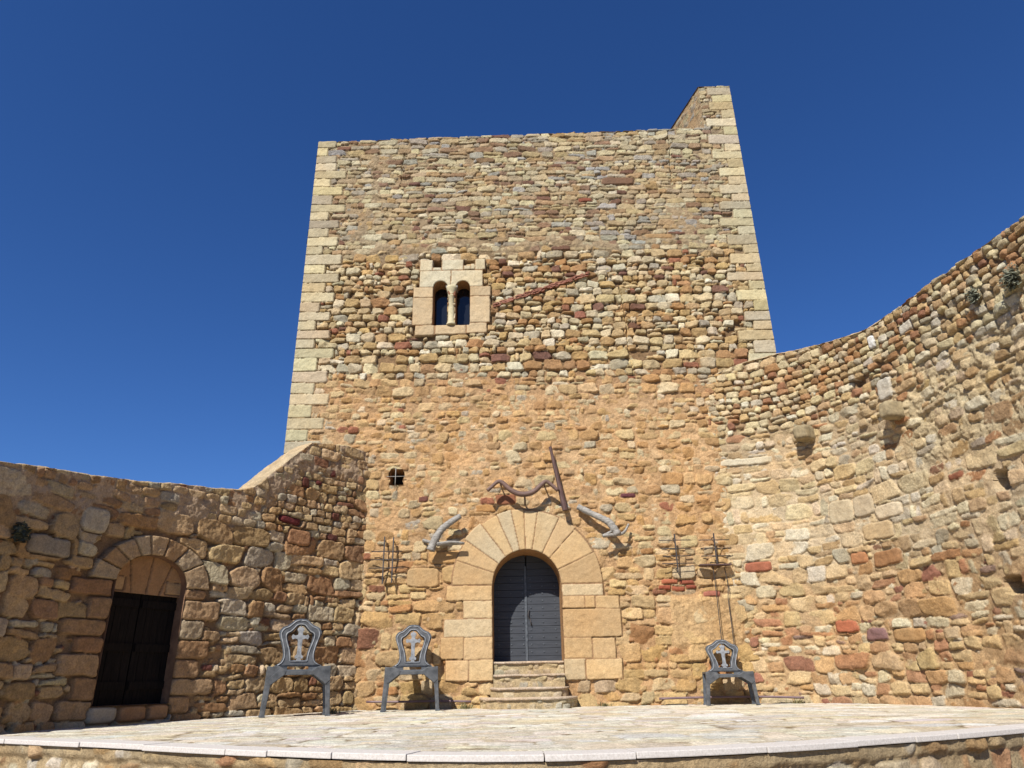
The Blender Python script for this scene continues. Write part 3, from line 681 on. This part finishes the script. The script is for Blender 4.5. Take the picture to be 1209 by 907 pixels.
world_part('door_reveal', np_mesh('door_reveal', P, np.array([(i, i+1, n_+i+1, n_+i) for i in range(n_-1)]), None, False), M['plaster_red'], lw)
G = Field(LDC-.7, LDC+.7, 1.95, 2.7, .016, 761); G.M = -.03+.01*fbm(G.U, G.V, .2, 3); G.MC = np.ones(G.U.shape+(1,))*alb((150, 112, 76))
for a0, a1 in zip([55, 78, 94, 108], [78, 94, 108, 128]): G.wedge(LDC+.04, 1.0, .3, 1.6, radians(a0), radians(a1), alb((190, 140, 86))*rl.uniform(.8, 1.1), relief=.03)
for x in (-.55, .55): G.block(LDC+x-.16, LDC+x+.16, 1.98, 2.2, alb((204, 160, 104)))
G.finish()
world_part('tympanum', G.mesh('tympanum', lambda u, v, h: lmap(u, v, h-.14), flip=True), M['masonry'], lw)
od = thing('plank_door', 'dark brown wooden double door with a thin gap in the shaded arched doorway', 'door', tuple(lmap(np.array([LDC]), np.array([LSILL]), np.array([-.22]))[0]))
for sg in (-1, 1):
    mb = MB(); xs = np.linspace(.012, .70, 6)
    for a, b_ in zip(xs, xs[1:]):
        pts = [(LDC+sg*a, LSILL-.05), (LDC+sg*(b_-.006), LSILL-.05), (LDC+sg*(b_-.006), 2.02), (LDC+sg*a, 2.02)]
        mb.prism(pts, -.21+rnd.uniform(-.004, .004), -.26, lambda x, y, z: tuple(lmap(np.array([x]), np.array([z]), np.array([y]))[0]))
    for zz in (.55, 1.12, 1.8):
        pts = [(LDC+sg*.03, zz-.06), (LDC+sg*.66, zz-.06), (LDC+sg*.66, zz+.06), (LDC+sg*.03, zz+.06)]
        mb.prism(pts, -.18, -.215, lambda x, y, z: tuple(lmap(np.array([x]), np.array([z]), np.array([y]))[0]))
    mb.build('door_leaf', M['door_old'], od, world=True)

# ---- right wall
rw = thing('courtyard_wall', 'sunlit high curved courtyard wall with two corbels right of the tower', 'wall', (7, 13.5, 0))
rts = np.array([-.2, .15, .5, 1.06, 1.81, 2.74, 4.11, 5.08, 6.02, 7.09, 9.6]); rtz = np.array([7.2, 7.3, 7.46, 7.6, 7.6, 7.44, 7.17, 7.2, 7.25, 7.18, 6.95])
def rtop(u): return np.interp(u, rts, rtz)+.02*fbm(u, u*0+8.2, .35, 801, 3)
F = Field(0, Rs[-1], -.15, 7.75, .018, 33)
U, V = F.U, F.V
med = fbm(U, V, .35, 820, 4, .6); big = fbm(U, V, 1.2, 830, 4, .55); fin = fbm(U, V, .12, 840, 3, .6)
Vw = V+.25*big
F.M = zone_lerp(U, Vw, [(0, 0, -.050), (2.4, .5, -.028), (4.6, .5, -.040), (5.9, .4, -.092)])+.014*med+.012*fin
rub = sstep(4.0, 5.0, U+.5*big)*sstep(3.6, 4.4, V)*(1-sstep(6.2, 6.7, V))     # rough crumbly core on the near upper part
F.M += .05*rub*(.3+.9*med+.8*fin)
F.M += .05*np.exp(-((rtop(U)-V)/.16)**2)
rgt = sstep(4.6, 5.6, U)*(1-sstep(3.2, 4.2, V)); F.M += .02*rgt*(.8+.8*med)
F.MC = zone_lerp(U, Vw, [(0, 0, alb((206, 168, 116))*np.ones(U.shape+(1,))), (2.4, .5, alb((226, 198, 152))), (4.6, .5, alb((206, 176, 130))), (5.9, .4, alb((160, 126, 88)))])
t = rub[..., None]; F.MC = F.MC*(1-t)+alb((212, 190, 144))*t
t = np.exp(-((rtop(U)-V)/.2)**2)[..., None]; F.MC = F.MC*(1-t)+alb((184, 156, 118))*t
F.MC *= (1+.14*big+.16*med+.14*fin)[..., None]
holes = [(6.28, 3.39, .16, .16, -.30), (5.95, 1.78, .20, .16, -.40), (3.65, 6.18, .13, .09, -.2), (.7, 5.9, .07, .06, -.15)]
def skip_right(cx, cy, a, b_): return any(math.hypot((cx-h[0])/(h[2]+.05), (cy-h[1])/(h[3]+.05)) < 1 for h in holes)
def zone_right(v, r, u=3):
    w = v+r.uniform(-.2, .2)
    if w > 5.8: return dict(h=(.14, .23), asp=(1.0, 1.9), split=.15, joint=.018, pal=P_RTOP, p=(3, 7), relief=.066, edge=.032, base=.008, bvar=.014, maxw=.46)
    if w > 4.5: return dict(h=(.13, .25), asp=(1, 2.8), split=.35, joint=.014, pal=P_RIGHT, p=(2.4, 5), relief=.05, edge=.026, bvar=.018, maxw=.6, rot=.07, facet=.028, cut=.8)
    if w > 2.3: return dict(h=(.18, .38), asp=(.9, 2.2), split=.4, joint=.012, pal=P_RIGHT, p=(2.6, 6), relief=.042, edge=.024, bvar=.012, maxw=.75, miss=.02, rot=.04, rough=.014, tilt=.5)
    return dict(h=(.15, .33), asp=(1, 2.4), split=.38, joint=.014, pal=P_RLOW, p=(3, 7), relief=.05, edge=.026, bvar=.016, maxw=.75, rot=.05)
F.courses(0, Rs[-1], zone_right, -.15, 7.75, skip_right, 17)
for (a, b_, c, d, col) in [(4.1, 4.3, 6.72, 7.0, (246, 240, 226)), (3.0, 3.75, 2.95, 3.3, (212, 182, 132)), (3.35, 4.05, 3.3, 3.6, (230, 206, 165)), (2.3, 2.9, 3.4, 3.9, (216, 196, 156)), (2.9, 3.4, 3.45, 3.9, (206, 186, 150)), (3.1, 3.8, 2.42, 2.75, (176, 128, 80)), (.35, .95, 2.6, 2.85, (180, 108, 76)), (2.6, 3.0, 2.55, 2.8, (200, 138, 86)),
                        (3.2, 3.9, 1.05, 1.32, (196, 150, 90)), (2.0, 2.5, 1.3, 1.55, (192, 112, 74)), (2.6, 3.1, 1.1, 1.35, (150, 110, 104)), (5.2, 5.55, 3.6, 3.75, (160, 100, 70)), (.1, 1.3, 5.0, 5.2, (222, 206, 170)), (4.05, 4.45, 5.55, 6.0, (214, 206, 186)), (4.9, 5.3, 6.6, 6.85, (222, 212, 190))]:
    F.block(a, b_, c, d, alb(col), gap=.025, p=5, relief=.045, edge=.04, base=.012, warp=1, edgen=.008)
F.finish(.008)
for hx, hz, hw, hh_, dp in holes:
    q_ = ((np.abs(U-hx)+.04*med)/hw)**4+((np.abs(V-hz)+.04*med)/hh_)**4
    F.H = np.where(q_ < 1, np.minimum(F.H, dp), F.H)
F.H += .06*fbm(U, V, 1.6, 850, 3)
world_part('wall_face', F.mesh('wall_face', rmap, [lambda u, v: v-rtop(u)]), M['masonry'], rw)
wall_back(rmap, rtop, Rs[-1], .7, rw, 841, col=(206, 180, 138))
def rough_box(c, d, rot, seed, mat, name, parent, jit=.03):
    bm = bmesh.new(); bmesh.ops.create_cube(bm, size=1); bmesh.ops.subdivide_edges(bm, edges=bm.edges, cuts=5, use_grid_fill=True)
    r = random.Random(seed); X = np.array([v.co for v in bm.verts])
    X = np.sign(X)*np.abs(X*2)**1.0/2; q = (np.abs(X*2)**6).sum(1)**(1/6); X = X/np.maximum(q, 1e-6)[:, None]*np.max(np.abs(X*2), axis=1)[:, None]
    nz = fbm(X[:, 0]*3+seed, X[:, 1]*3+X[:, 2]*2, .8, seed, 3)
    for v, x, k in zip(bm.verts, X, nz): v.co = Vector((x[0]*d[0], x[1]*d[1], x[2]*d[2]))*(1+k*jit*4)
    for f in bm.faces: f.smooth = True
    bmesh.ops.transform(bm, matrix=Matrix.Translation(c) @ rot.to_4x4(), verts=bm.verts)
    me = bpy.data.meshes.new(name); bm.to_mesh(me); bm.free(); return world_part(name, me, mat, parent)
M['corbel'] = noisy_mat('grey_corbel_stone', lin((146, 130, 98), .55), lin((196, 176, 136), .6), 9, .92, .6, .02)
for s_, z_, dm in ((2.17, 5.47, (.32, .56, .33)), (4.46, 5.24, (.28, .56, .34))):
    p = rmap(np.array([s_, s_+.05]), np.array([z_, z_]), np.array([.06, .06])); a = math.atan2(p[1][1]-p[0][1], p[1][0]-p[0][0])
    rough_box(Vector(p[0]), dm, Matrix.Rotation(a, 3, 'Z'), int(s_*10), M['corbel'], 'corbel', rw)

# ------------------------------------------------------------------ stage paving, coping and retaining wall
EP = [(-8.6, 10.4), (-7.5, 10.0), (-6.14, 9.25), (-4.1, 8.1), (-2.3, 7.05), (-.9, 6.4), (.4, 6.22), (2.02, 6.55), (3.89, 7.38), (5.3, 8.15), (7.0, 9.2), (8.6, 10.3)]
EQ, Es = plan_spline(EP)
def edge_y(x): return np.interp(x, EQ[:, 0], EQ[:, 1])
x0, x1 = -8.4, 8.5
G = Field(x0, x1, 5.8, 17.2, .03, 51, (.07, .02))
G.M = -.006+.004*fbm(G.U, G.V, .15, 52); G.MC = np.ones(G.U.shape+(1,))*alb((230, 214, 182))
g_ = sstep(.15, .45, fbm(G.U, G.V, .5, 57, 3))[..., None]; G.MC = G.MC*(1-g_)+alb((160, 138, 98))*g_
P_FLAG = [((255, 246, 222), 5), ((253, 240, 210), 5), ((255, 250, 234), 4), ((248, 230, 196), 2), ((250, 236, 218), 2)]
G.courses(x0, x1, lambda v, r, u=0: dict(h=(.28, .5), asp=(.9, 2.2), split=.3, joint=.035, pal=P_FLAG, p=(2.8, 6), relief=.006, edge=.02, bvar=.0015, maxw=1.0, rot=.09, rough=.002, facet=.003, miss=.0, cut=.25, tilt=.05), 5.8, 17.2, None, 61, chink=0)
G.finish(.002)
G.H += .008*fbm(G.U, G.V, 2.5, 63, 2)
Vt = (G.V-5.8)/(17.2-5.8)
ey = edge_y(G.U[0])+.22
# shear the grid so that its first row follows the curved edge
mask = G.V >= ey[None, :]-.03
idx = np.arange(G.nu*G.nv).reshape(G.nv, G.nu); q = np.stack([idx[:-1, :-1], idx[:-1, 1:], idx[1:, 1:], idx[1:, :-1]], -1).reshape(-1, 4)
q = q[mask.ravel()[q].any(1)]
Y_ = np.maximum(G.V, ey[None, :]-.01)
pv = np_mesh('paving', np.stack([G.U.ravel(), Y_.ravel(), G.H.ravel()-.004], 1), q, G.COL.reshape(-1, 3))
M['paving'] = masonry_mat('paving_stone', .12)
tag(link('paved_stage', pv, M['paving']), 'pale flagstone paving of the raised courtyard stage', kind='structure'); 
rt = thing('retaining_wall', 'low curved stone retaining wall edged with pale granite slabs in the foreground', 'wall', (0, 6.3, -1))
emap = plan_map(EQ, Es, -1)
G = Field(0, Es[-1], -1.1, -.05, .02, 71)
G.M = -.03+.012*fbm(G.U, G.V, .3, 72)+.035*(1-sstep(.0, .05, -.13-G.V+.04*fbm(G.U, G.V, .3, 75))); G.MC = np.ones(G.U.shape+(1,))*alb((200, 172, 124))*(1+.25*fbm(G.U, G.V, .6, 73))[..., None]
G.courses(0, Es[-1], lambda v, r, u=0: dict(h=(.15, .32), asp=(.9, 2.2), split=.3, joint=.03, pal=P_RIGHT+[((186, 148, 98), 6)], p=(2.4, 4.5), relief=.06, edge=.06, bvar=.015, maxw=.6, rot=.08), -1.1, -.05, None, 74)
G.finish()
world_part('wall_face', G.mesh('wall_face', emap), M['masonry'], rt)
s_ = 0; r6 = random.Random(5)
while s_ < Es[-1]-.3:
    ln = min(r6.choice([.55, .75, 1.0, 1.15, 1.25])*r6.uniform(.92, 1.08), Es[-1]-s_); mb = MB(); k_ = 6
    us = np.linspace(s_+.004, s_+ln-.004, k_); dz = r6.uniform(-.004, .004); oo = .035+r6.uniform(-.008, .008)
    a = emap(us, us*0+.008+dz, us*0+oo); b_ = emap(us, us*0+.008+dz, us*0-.27); c = emap(us, us*0-.042+dz, us*0+oo); d = emap(us, us*0-.042+dz, us*0-.27)
    vs = [[mb.bm.verts.new(p) for p in L_] for L_ in (a, b_, d, c)]
    for i in range(4):
        A_, B_ = vs[i], vs[(i+1) % 4]
        for k in range(k_-1): mb.bm.faces.new((A_[k], A_[k+1], B_[k+1], B_[k]))
    mb.bm.faces.new([L_[0] for L_ in vs]); mb.bm.faces.new([L_[-1] for L_ in vs][::-1])
    mb.build('coping_slab', M['granite'], rt, bevel=.008, world=True); s_ += ln
# ground sheet to the horizon
n_ = 80; g = np.linspace(-1, 1, n_); gx = np.sign(g)*np.abs(g)**3*1500; GX, GY = np.meshgrid(gx, gx)
GZ = -1.08+0*GX; idx = np.arange(n_*n_).reshape(n_, n_)
q = np.stack([idx[:-1, :-1], idx[:-1, 1:], idx[1:, 1:], idx[1:, :-1]], -1).reshape(-1, 4)
tag(link('ground', np_mesh('ground', np.stack([GX.ravel(), GY.ravel(), GZ.ravel()], 1), q), M['earth']), 'dry earth ground around the castle', kind='structure')

# ------------------------------------------------------------------ throne chairs
def make_chair(loc, rz, sc, label):
    t = thing('throne_chair', label, 'chair', loc, rz, 'grey throne chairs along the castle walls'); t.scale = sc
    BY, LEAN = .46, .10                                       # back plane behind the front frame
    fb = lambda x, y, z: (x, BY+y+LEAN*max(z-.8, 0), z)
    half = [(0, 1.735), (.10, 1.72), (.17, 1.665), (.24, 1.61), (.325, 1.575), (.375, 1.50), (.37, 1.42), (.335, 1.32), (.30, 1.20), (.28, 1.10), (.29, 1.0), (.335, .93), (.42, .885)]
    inn = [(0, 1.645), (.07, 1.63), (.12, 1.575), (.18, 1.515), (.235, 1.485), (.258, 1.44), (.25, 1.37), (.222, 1.28), (.19, 1.19), (.168, 1.10), (.158, 1.03), (.155, .995), (.15, .975)]
    ho = [(x, z) for x, z in half]+[(0.0, .885)]; hi = [(x, z) for x, z in inn]+[(0.0, .975)]
    def sm(L_): return [(p.x, p.z) for p in curve_pts([(x, 0, z) for x, z in L_], 3)]
    so_, si_ = sm(half), sm(inn)
    full = lambda L_, bz: L_+[(-x, z) for x, z in L_[:0:-1]]
    mb = MB(); mb.band(full(so_, 0), full(si_, 0), -.03, .03, fb)
    # lower rail with a slot
    o4 = [(-.425, .884), (.425, .884), (.50, .86), (.50, .76), (-.50, .76), (-.50, .86)]; i4 = [(-.19, .87), (.19, .87), (.20, .865), (.20, .80), (-.20, .80), (-.20, .865)]
    mb.band(o4, i4, -.028, .028, fb)
    bk = mb.build('backrest', M['paint'], t, bevel=.008)
    # rear plate, its shaded outline put into a darker paint
    grow = [(x*1.08, .885+(z-.885)*1.035) for x, z in full(so_, 0)]; shr = [(x*.93, 1.3+(z-1.3)*.955) for x, z in full(si_, 0)]
    mb = MB(); mb.band(grow, shr, .032, .075, fb); mb.build('back_plate', M['paint_edge'], bk)
    mb = MB(); lp = full(si_, 0); lp = [fb(x*1.06, -.034, 1.3+(z-1.3)*1.035) for x, z in lp]; mb.tube(lp+[lp[0]], .013, 6, cap=False); mb.build('moulding', M['paint_rim'], bk)
    mb = MB(); lp = [fb(x*.97, -.034, .885+(z-.885)*.99) for x, z in full(so_, 0)]; mb.tube(lp, .012, 6); mb.build('moulding', M['paint_rim'], bk)
    h = [(0.0, 1.60), (.058, 1.585), (.068, 1.545), (.042, 1.50), (.044, 1.455), (.10, 1.44), (.145, 1.465), (.172, 1.415), (.145, 1.365), (.10, 1.385), (.046, 1.365), (.038, 1.2), (.044, 1.09), (.082, 1.05), (.07, 1.01), (0, 1.03)]
    poly = h+[(-x, z) for x, z in h[-2:0:-1]]
    mb = MB(); mb.prism(poly, -.022, .022, fb); mb.prism([(-.03, 1.04), (.03, 1.04), (.05, .965), (-.05, .965)], -.018, .018, fb); mb.prism([(-.012, 1.57), (.012, 1.57), (.012, 1.66), (-.012, 1.66)], -.012, .012, fb)
    mb.build('cross', M['paint_rim'], t, bevel=.005)
    # seat slab
    mb = MB(); mb.box((0, .24, .785), (1.02, .52, .05), bev=.01); mb.build('seat', M['paint_edge'], t)
    # apron with angled shoulders, front and rear
    for y0, nm in ((0, 'front_apron'), (.45, 'rear_apron')):
        ap = [(-.575, .865), (-.36, .865), (-.22, .79), (.22, .79), (.36, .865), (.575, .865), (.585, .56), (.50, .535), (.26, .715), (-.26, .715), (-.50, .535), (-.585, .56)]
        mb = MB(); mb.prism(ap, y0-.035, y0+.035); a_ = mb.build(nm, M['paint'] if y0 == 0 else M['paint_edge'], t, bevel=.008)
        if y0 == 0:
            for sg in (-1, 1):
                mb = MB(); mb.prism([(sg*.575, .62), (sg*.50, .55), (sg*.26, .725), (sg*.24, .785), (sg*.33, .85)], y0-.047, y0-.030)
                mb.build('gusset', M['paint'], a_, bevel=.004)
        for sg in (-1, 1):
            lg = [(sg*.58, .66), (sg*.625, 0), (sg*.545, 0), (sg*.495, .55)]
            mb = MB(); mb.prism(lg, y0-.03, y0+.03); l_ = mb.build('leg', M['paint'] if y0 == 0 else M['paint_edge'], t, bevel=.01)
            mb = MB(); mb.box((sg*.585, y0, .012), (.10, .09, .03), bev=.006); mb.build('foot', M['paint_edge'], l_)
    for sg in (-1, 1):
        mb = MB(); mb.box((sg*.55, .225, .845), (.05, .46, .05), bev=.008); mb.build('side_rail', M['paint_edge'], t)
    return t
def chair(px, py, rz, sc, label): make_chair((px, py, .0), rz, sc, label)
chair(-3.88, 13.55, radians(20), (.94, .94, .945), 'grey cross back throne chair in shade beside the doorway wall')
chair(-2.08, 15.0, radians(6), (.90, .9, .92), 'sunlit grey cross back throne chair left of the tower door steps')
chair(4.24, 15.28, radians(-4), (.82, .8, .70), 'smallest grey cross back throne chair under the hanging cables at right')

# ------------------------------------------------------------------ farm tools hung on the tower
yk = thing('ox_yoke', 'dark wavy wooden ox yoke hung above the arched door', 'yoke', (.2, 15.5, 4.5))
pts = curve_pts([(-.60, 15.5, 4.49), (-.50, 15.5, 4.58), (-.36, 15.5, 4.695), (-.25, 15.5, 4.66), (-.08, 15.5, 4.50), (.10, 15.5, 4.41), (.27, 15.5, 4.395), (.45, 15.5, 4.45), (.62, 15.5, 4.60), (.73, 15.5, 4.675), (.83, 15.5, 4.62), (1.0, 15.5, 4.46)], 5)
nr = len(pts); mb = MB(); mb.tube(pts, [.042+.02*math.sin(pi*min(max((k/nr-.15)/.7, 0), 1)) for k in range(nr)], 12); mb.build('beam', M['yoke'], yk, world=True)
for x, z in ((-.3, 4.64), (.70, 4.63)):
    mb = MB(); mb.tube([(x, 15.5, z), (x+.02, 16.2, z+.03)], .018, 8); mb.build('bracket', M['iron'], yk, world=True)
mb = MB(); mb.tube([(.24, 15.5, 4.40), (.25, 15.7, 4.26), (.25, 16.0, 4.18)], .02, 8); mb.build('bracket', M['iron'], yk, world=True)
yk.location.y += .20
pl = thing('wooden_pole', 'dark straight wooden beam leaning beside the yoke over the door', 'beam', (1.0, 15.75, 4.7))
mb = MB(); pts = [Vector((.865, 15.80, 5.53)).lerp(Vector((1.145, 15.75, 4.02)), k/10) for k in range(11)]
mb.tube(pts, [.034+.03*k/10+.004*rnd.uniform(-1, 1) for k in range(11)], 8, smooth=False); mb.build('shaft', M['beam'], pl, world=True)
for x, z in ((1.0, 4.8), (1.1, 4.2)):
    mb = MB(); mb.tube([(x, 15.76, z), (x, 16.05, z)], .012, 6); mb.build('peg', M['iron'], pl, world=True)
def bumpy(pts, r0, r1, n=9, flat=1.0, seg=6):
    P_ = curve_pts(pts, seg); k_ = len(P_); return P_, [(r0+(r1-r0)*i/(k_-1))*(1+.10*rnd.uniform(-1, 1)) for i in range(k_)]
pa = thing('wooden_plough', 'weathered grey wooden plough with upright bent arm, left above the door', 'plough', (-1.6, 15.55, 3.4))
mb = MB(); P_, R_ = bumpy([(-1.86, 15.5, 3.18), (-1.76, 15.5, 3.42), (-1.62, 15.5, 3.64), (-1.42, 15.5, 3.80), (-1.21, 15.52, 3.94)], .075, .05); mb.tube(P_, [q*1.25 for q in R_], 10); mb.build('handle', M['driftwood'], pa, world=True)
mb = MB(); P_, R_ = bumpy([(-2.06, 15.72, 3.44), (-1.85, 15.66, 3.38), (-1.55, 15.6, 3.33), (-1.12, 15.56, 3.335)], .05, .03); mb.tube(P_, R_, 8, flat=.7)
P_, R_ = bumpy([(-1.72, 15.5, 3.31), (-1.4, 15.5, 3.35), (-1.14, 15.52, 3.33)], .06, .03); mb.tube(P_, R_, 8, flat=.6); mb.build('sole', M['driftwood'], pa, world=True)
mb = MB(); mb.tube([(-1.7, 15.5, 3.4), (-1.72, 16.05, 3.42)], .02, 6); mb.build('bracket', M['iron'], pa, world=True)
pb = thing('wooden_plough', 'weathered grey wooden plough with long sloping shaft, right above the door', 'plough', (2.1, 15.55, 3.6))
mb = MB(); P_, R_ = bumpy([(1.45, 15.66, 4.13), (1.7, 15.58, 3.97), (1.95, 15.52, 3.83), (2.1, 15.48, 3.73), (2.19, 15.46, 3.60), (2.28, 15.46, 3.44)], .05, .065); mb.tube(P_, [q*1.4 for q in R_], 10); mb.build('shaft', M['driftwood'], pb, world=True)
mb = MB(); P_, R_ = bumpy([(1.94, 15.45, 3.42), (2.1, 15.46, 3.44), (2.30, 15.48, 3.45), (2.44, 15.52, 3.52), (2.56, 15.62, 3.70)], .045, .03); mb.tube(P_, R_, 8, flat=.8)
P_, R_ = bumpy([(1.95, 15.45, 3.43), (2.1, 15.45, 3.50), (2.2, 15.46, 3.55)], .03, .02); mb.tube(P_, R_, 8); mb.build('sole', M['driftwood'], pb, world=True)
mb = MB(); mb.tube([(2.2, 15.5, 3.5), (2.2, 16.05, 3.52)], .02, 6); mb.build('bracket', M['iron'], pb, world=True)

pa.location.y += .24; pb.location.y += .24
# iron racks
def rack(label, verts_, horis, y, extra=None):
    t = thing('iron_rack', label, 'iron rack', (verts_[0][0], y, verts_[0][1]), 0, 'rusty iron racks on the tower wall')
    for x, z0, z1 in verts_:
        mb = MB(); mb.box((x, y, (z0+z1)/2), (.026, .026, z1-z0)); mb.build('upright', M['dark_iron'], t, world=True)
    for xa, xb, z in horis:
        mb = MB(); mb.tube([(xa, y+.02, z), (xb, y+.02, z+rnd.uniform(-.01, .01))], .010, 6); mb.build('rung', M['dark_iron'], t, world=True)
    for x, z0, z1 in verts_:
        for zz in (z0+.08, z1-.08): mb = MB(); mb.tube([(x, y, zz), (x, 16.03, zz)], .012, 6); mb.build('wall_pin', M['iron'], t, world=True)
    if extra:
        mb = MB(); mb.box(*extra, bev=.008); mb.build('shelf', M['beam'], t, world=True)
rack('rusty iron rack with two uprights on the wall above the left tower corner', [(-2.90, 2.50, 3.52), (-2.70, 2.52, 3.50)], [(-3.18, -2.50, 3.20), (-3.20, -2.42, 3.02), (-3.22, -2.45, 2.84)], 15.84)
rack('rusty iron rack with one upright and wide rungs, without a shelf', [(3.55, 2.64, 3.46)], [(3.20, 3.90, 3.33), (3.22, 3.88, 3.15), (3.25, 3.88, 2.98), (3.22, 3.95, 2.82)], 15.82)
rack('rusty iron rack with a thin board shelf, above the smallest chair', [(4.42, 2.80, 3.46)], [(4.08, 4.76, 3.32), (4.10, 4.78, 3.14), (4.10, 4.74, 2.97)], 15.82, ((4.38, 15.85, 2.775), (.70, .18, .03)))
for nm, P_ in (('straight thin dark cable hanging from the shelf rack to the small chair', [(4.33, 15.86, 2.76), (4.33, 15.84, 2.2), (4.31, 15.80, 1.5), (4.29, 15.75, .9), (4.27, 15.72, .6)]), ('kinked thin dark cable right of the straight one, behind the small chair', [(4.60, 15.93, 2.72), (4.62, 15.9, 2.35), (4.58, 15.88, 2.05), (4.57, 15.84, 1.5), (4.55, 15.78, .7)])):
    mb = MB(); mb.tube(curve_pts(P_, 5), .009, 6); tag(mb.build('hanging_cable', M['cable']), nm, 'cable')
cd = MB(); P_ = [(-3.1, 15.84, .16), (-2.4, 15.84, .15), (-1.6, 15.84, .15), (-.95, 15.84, .13)]
cd.tube(curve_pts(P_, 5), .022, 8); tag(cd.build('conduit_pipe', M['conduit']), 'thin purple brown pipe along the wall foot left of the steps', 'pipe')
cd = MB(); P_ = [(2.9, 15.86, .12), (3.6, 15.84, .13), (4.6, 15.80, .13), (5.2, 15.72, .12), (5.75, 15.55, .10)]
cd.tube(curve_pts(P_, 5), .022, 8); tag(cd.build('conduit_pipe', M['conduit']), 'thin purple brown pipe along the wall foot behind the smallest chair', 'pipe')

# ------------------------------------------------------------------ plants rooted in the walls
def tuft(name, label, cat, mapf, s0, z0, R, n_, mat, seed, leaf=.05, droop=0):
    r = random.Random(seed); mb = MB(); c0 = Vector(mapf(np.array([s0]), np.array([z0]), np.array([.02]))[0]); c1 = Vector(mapf(np.array([s0]), np.array([z0]), np.array([1.0]))[0]); out = (c1-c0).normalized(); sd = out.cross(Vector((0, 0, 1)))
    for k in range(n_):
        d = (out*r.uniform(.1, 1)+sd*r.gauss(0, .75)+Vector((0, 0, 1))*r.gauss(.1-droop, .75)).normalized(); L_ = R*r.uniform(.35, 1)
        p1 = c0+d*L_; p0 = c0+d*L_*.1
        if k % 5 == 0: mb.tube([p0, (p0+p1)/2+Vector((0, 0, .02)), p1], [.006, .005, .003], 4)
        for q_ in range(3):
            c = p0.lerp(p1, r.uniform(.3, 1)); a = Vector((r.gauss(0, 1), r.gauss(0, 1), r.gauss(0, 1))).normalized(); b_ = a.orthogonal().normalized()
            l_ = leaf*r.uniform(.5, 1.3); vs = [mb.bm.verts.new(c+a*l_), mb.bm.verts.new(c+b_*l_*.35), mb.bm.verts.new(c-a*l_), mb.bm.verts.new(c-b_*l_*.35)]; mb.bm.faces.new(vs)
    tag(mb.build(name, mat), label, cat)
tuft('wall_plant', 'dark leafy tuft growing from the shaded wall left of the arched doorway', 'plant', lmap, 7.25, 2.52, .17, 120, M['leaf'], 1)
tuft('wall_plant', 'grey green tuft at the upper right edge of the sunlit wall', 'plant', rmap, 7.75, 6.25, .27, 240, M['leaf_grey'], 2, .04, .2)
tuft('wall_plant', 'smaller grey tuft just left of the other high on the sunlit wall', 'plant', rmap, 6.85, 6.45, .19, 140, M['leaf_grey'], 3, .04, .3)

# dry weeds along the wall foot
def weed(x, y, R, n_, seed, label):
    r = random.Random(seed); mb = MB()
    for k in range(n_):
        a = r.uniform(0, 2*pi); L_ = R*r.uniform(.4, 1); d = Vector((cos(a)*r.uniform(.2, .9), sin(a)*r.uniform(.2, .9), r.uniform(.5, 1.1))); p = Vector((x+r.gauss(0, R*.5), y+r.gauss(0, R*.15), 0))
        w_ = Vector((-d.y, d.x, 0)).normalized()*.006
        q = p+d*L_*.6; t_ = p+Vector((d.x*1.25, d.y*1.25, d.z*.9))*L_
        vs = [mb.bm.verts.new(c) for c in (p-w_, p+w_, q+w_, t_, q-w_)]; mb.bm.faces.new(vs)
    tag(mb.build('dry_weed', M['straw']), label, 'weed')
M['straw'] = noisy_mat('straw', (.13, .12, .05), (.32, .27, .13), 9, .85, 0)
weed(-1.05, 15.72, .16, 90, 1, 'dry weed tuft at the wall foot between the sunlit chair and the steps')
weed(-3.45, 14.55, .14, 70, 2, 'dry weed tuft at the wall foot right of the shaded chair')
weed(5.6, 15.55, .13, 60, 3, 'dry weed tuft at the wall foot right of the smallest chair')
weed(1.75, 15.74, .12, 60, 4, 'dry weed tuft at the wall foot right of the steps')
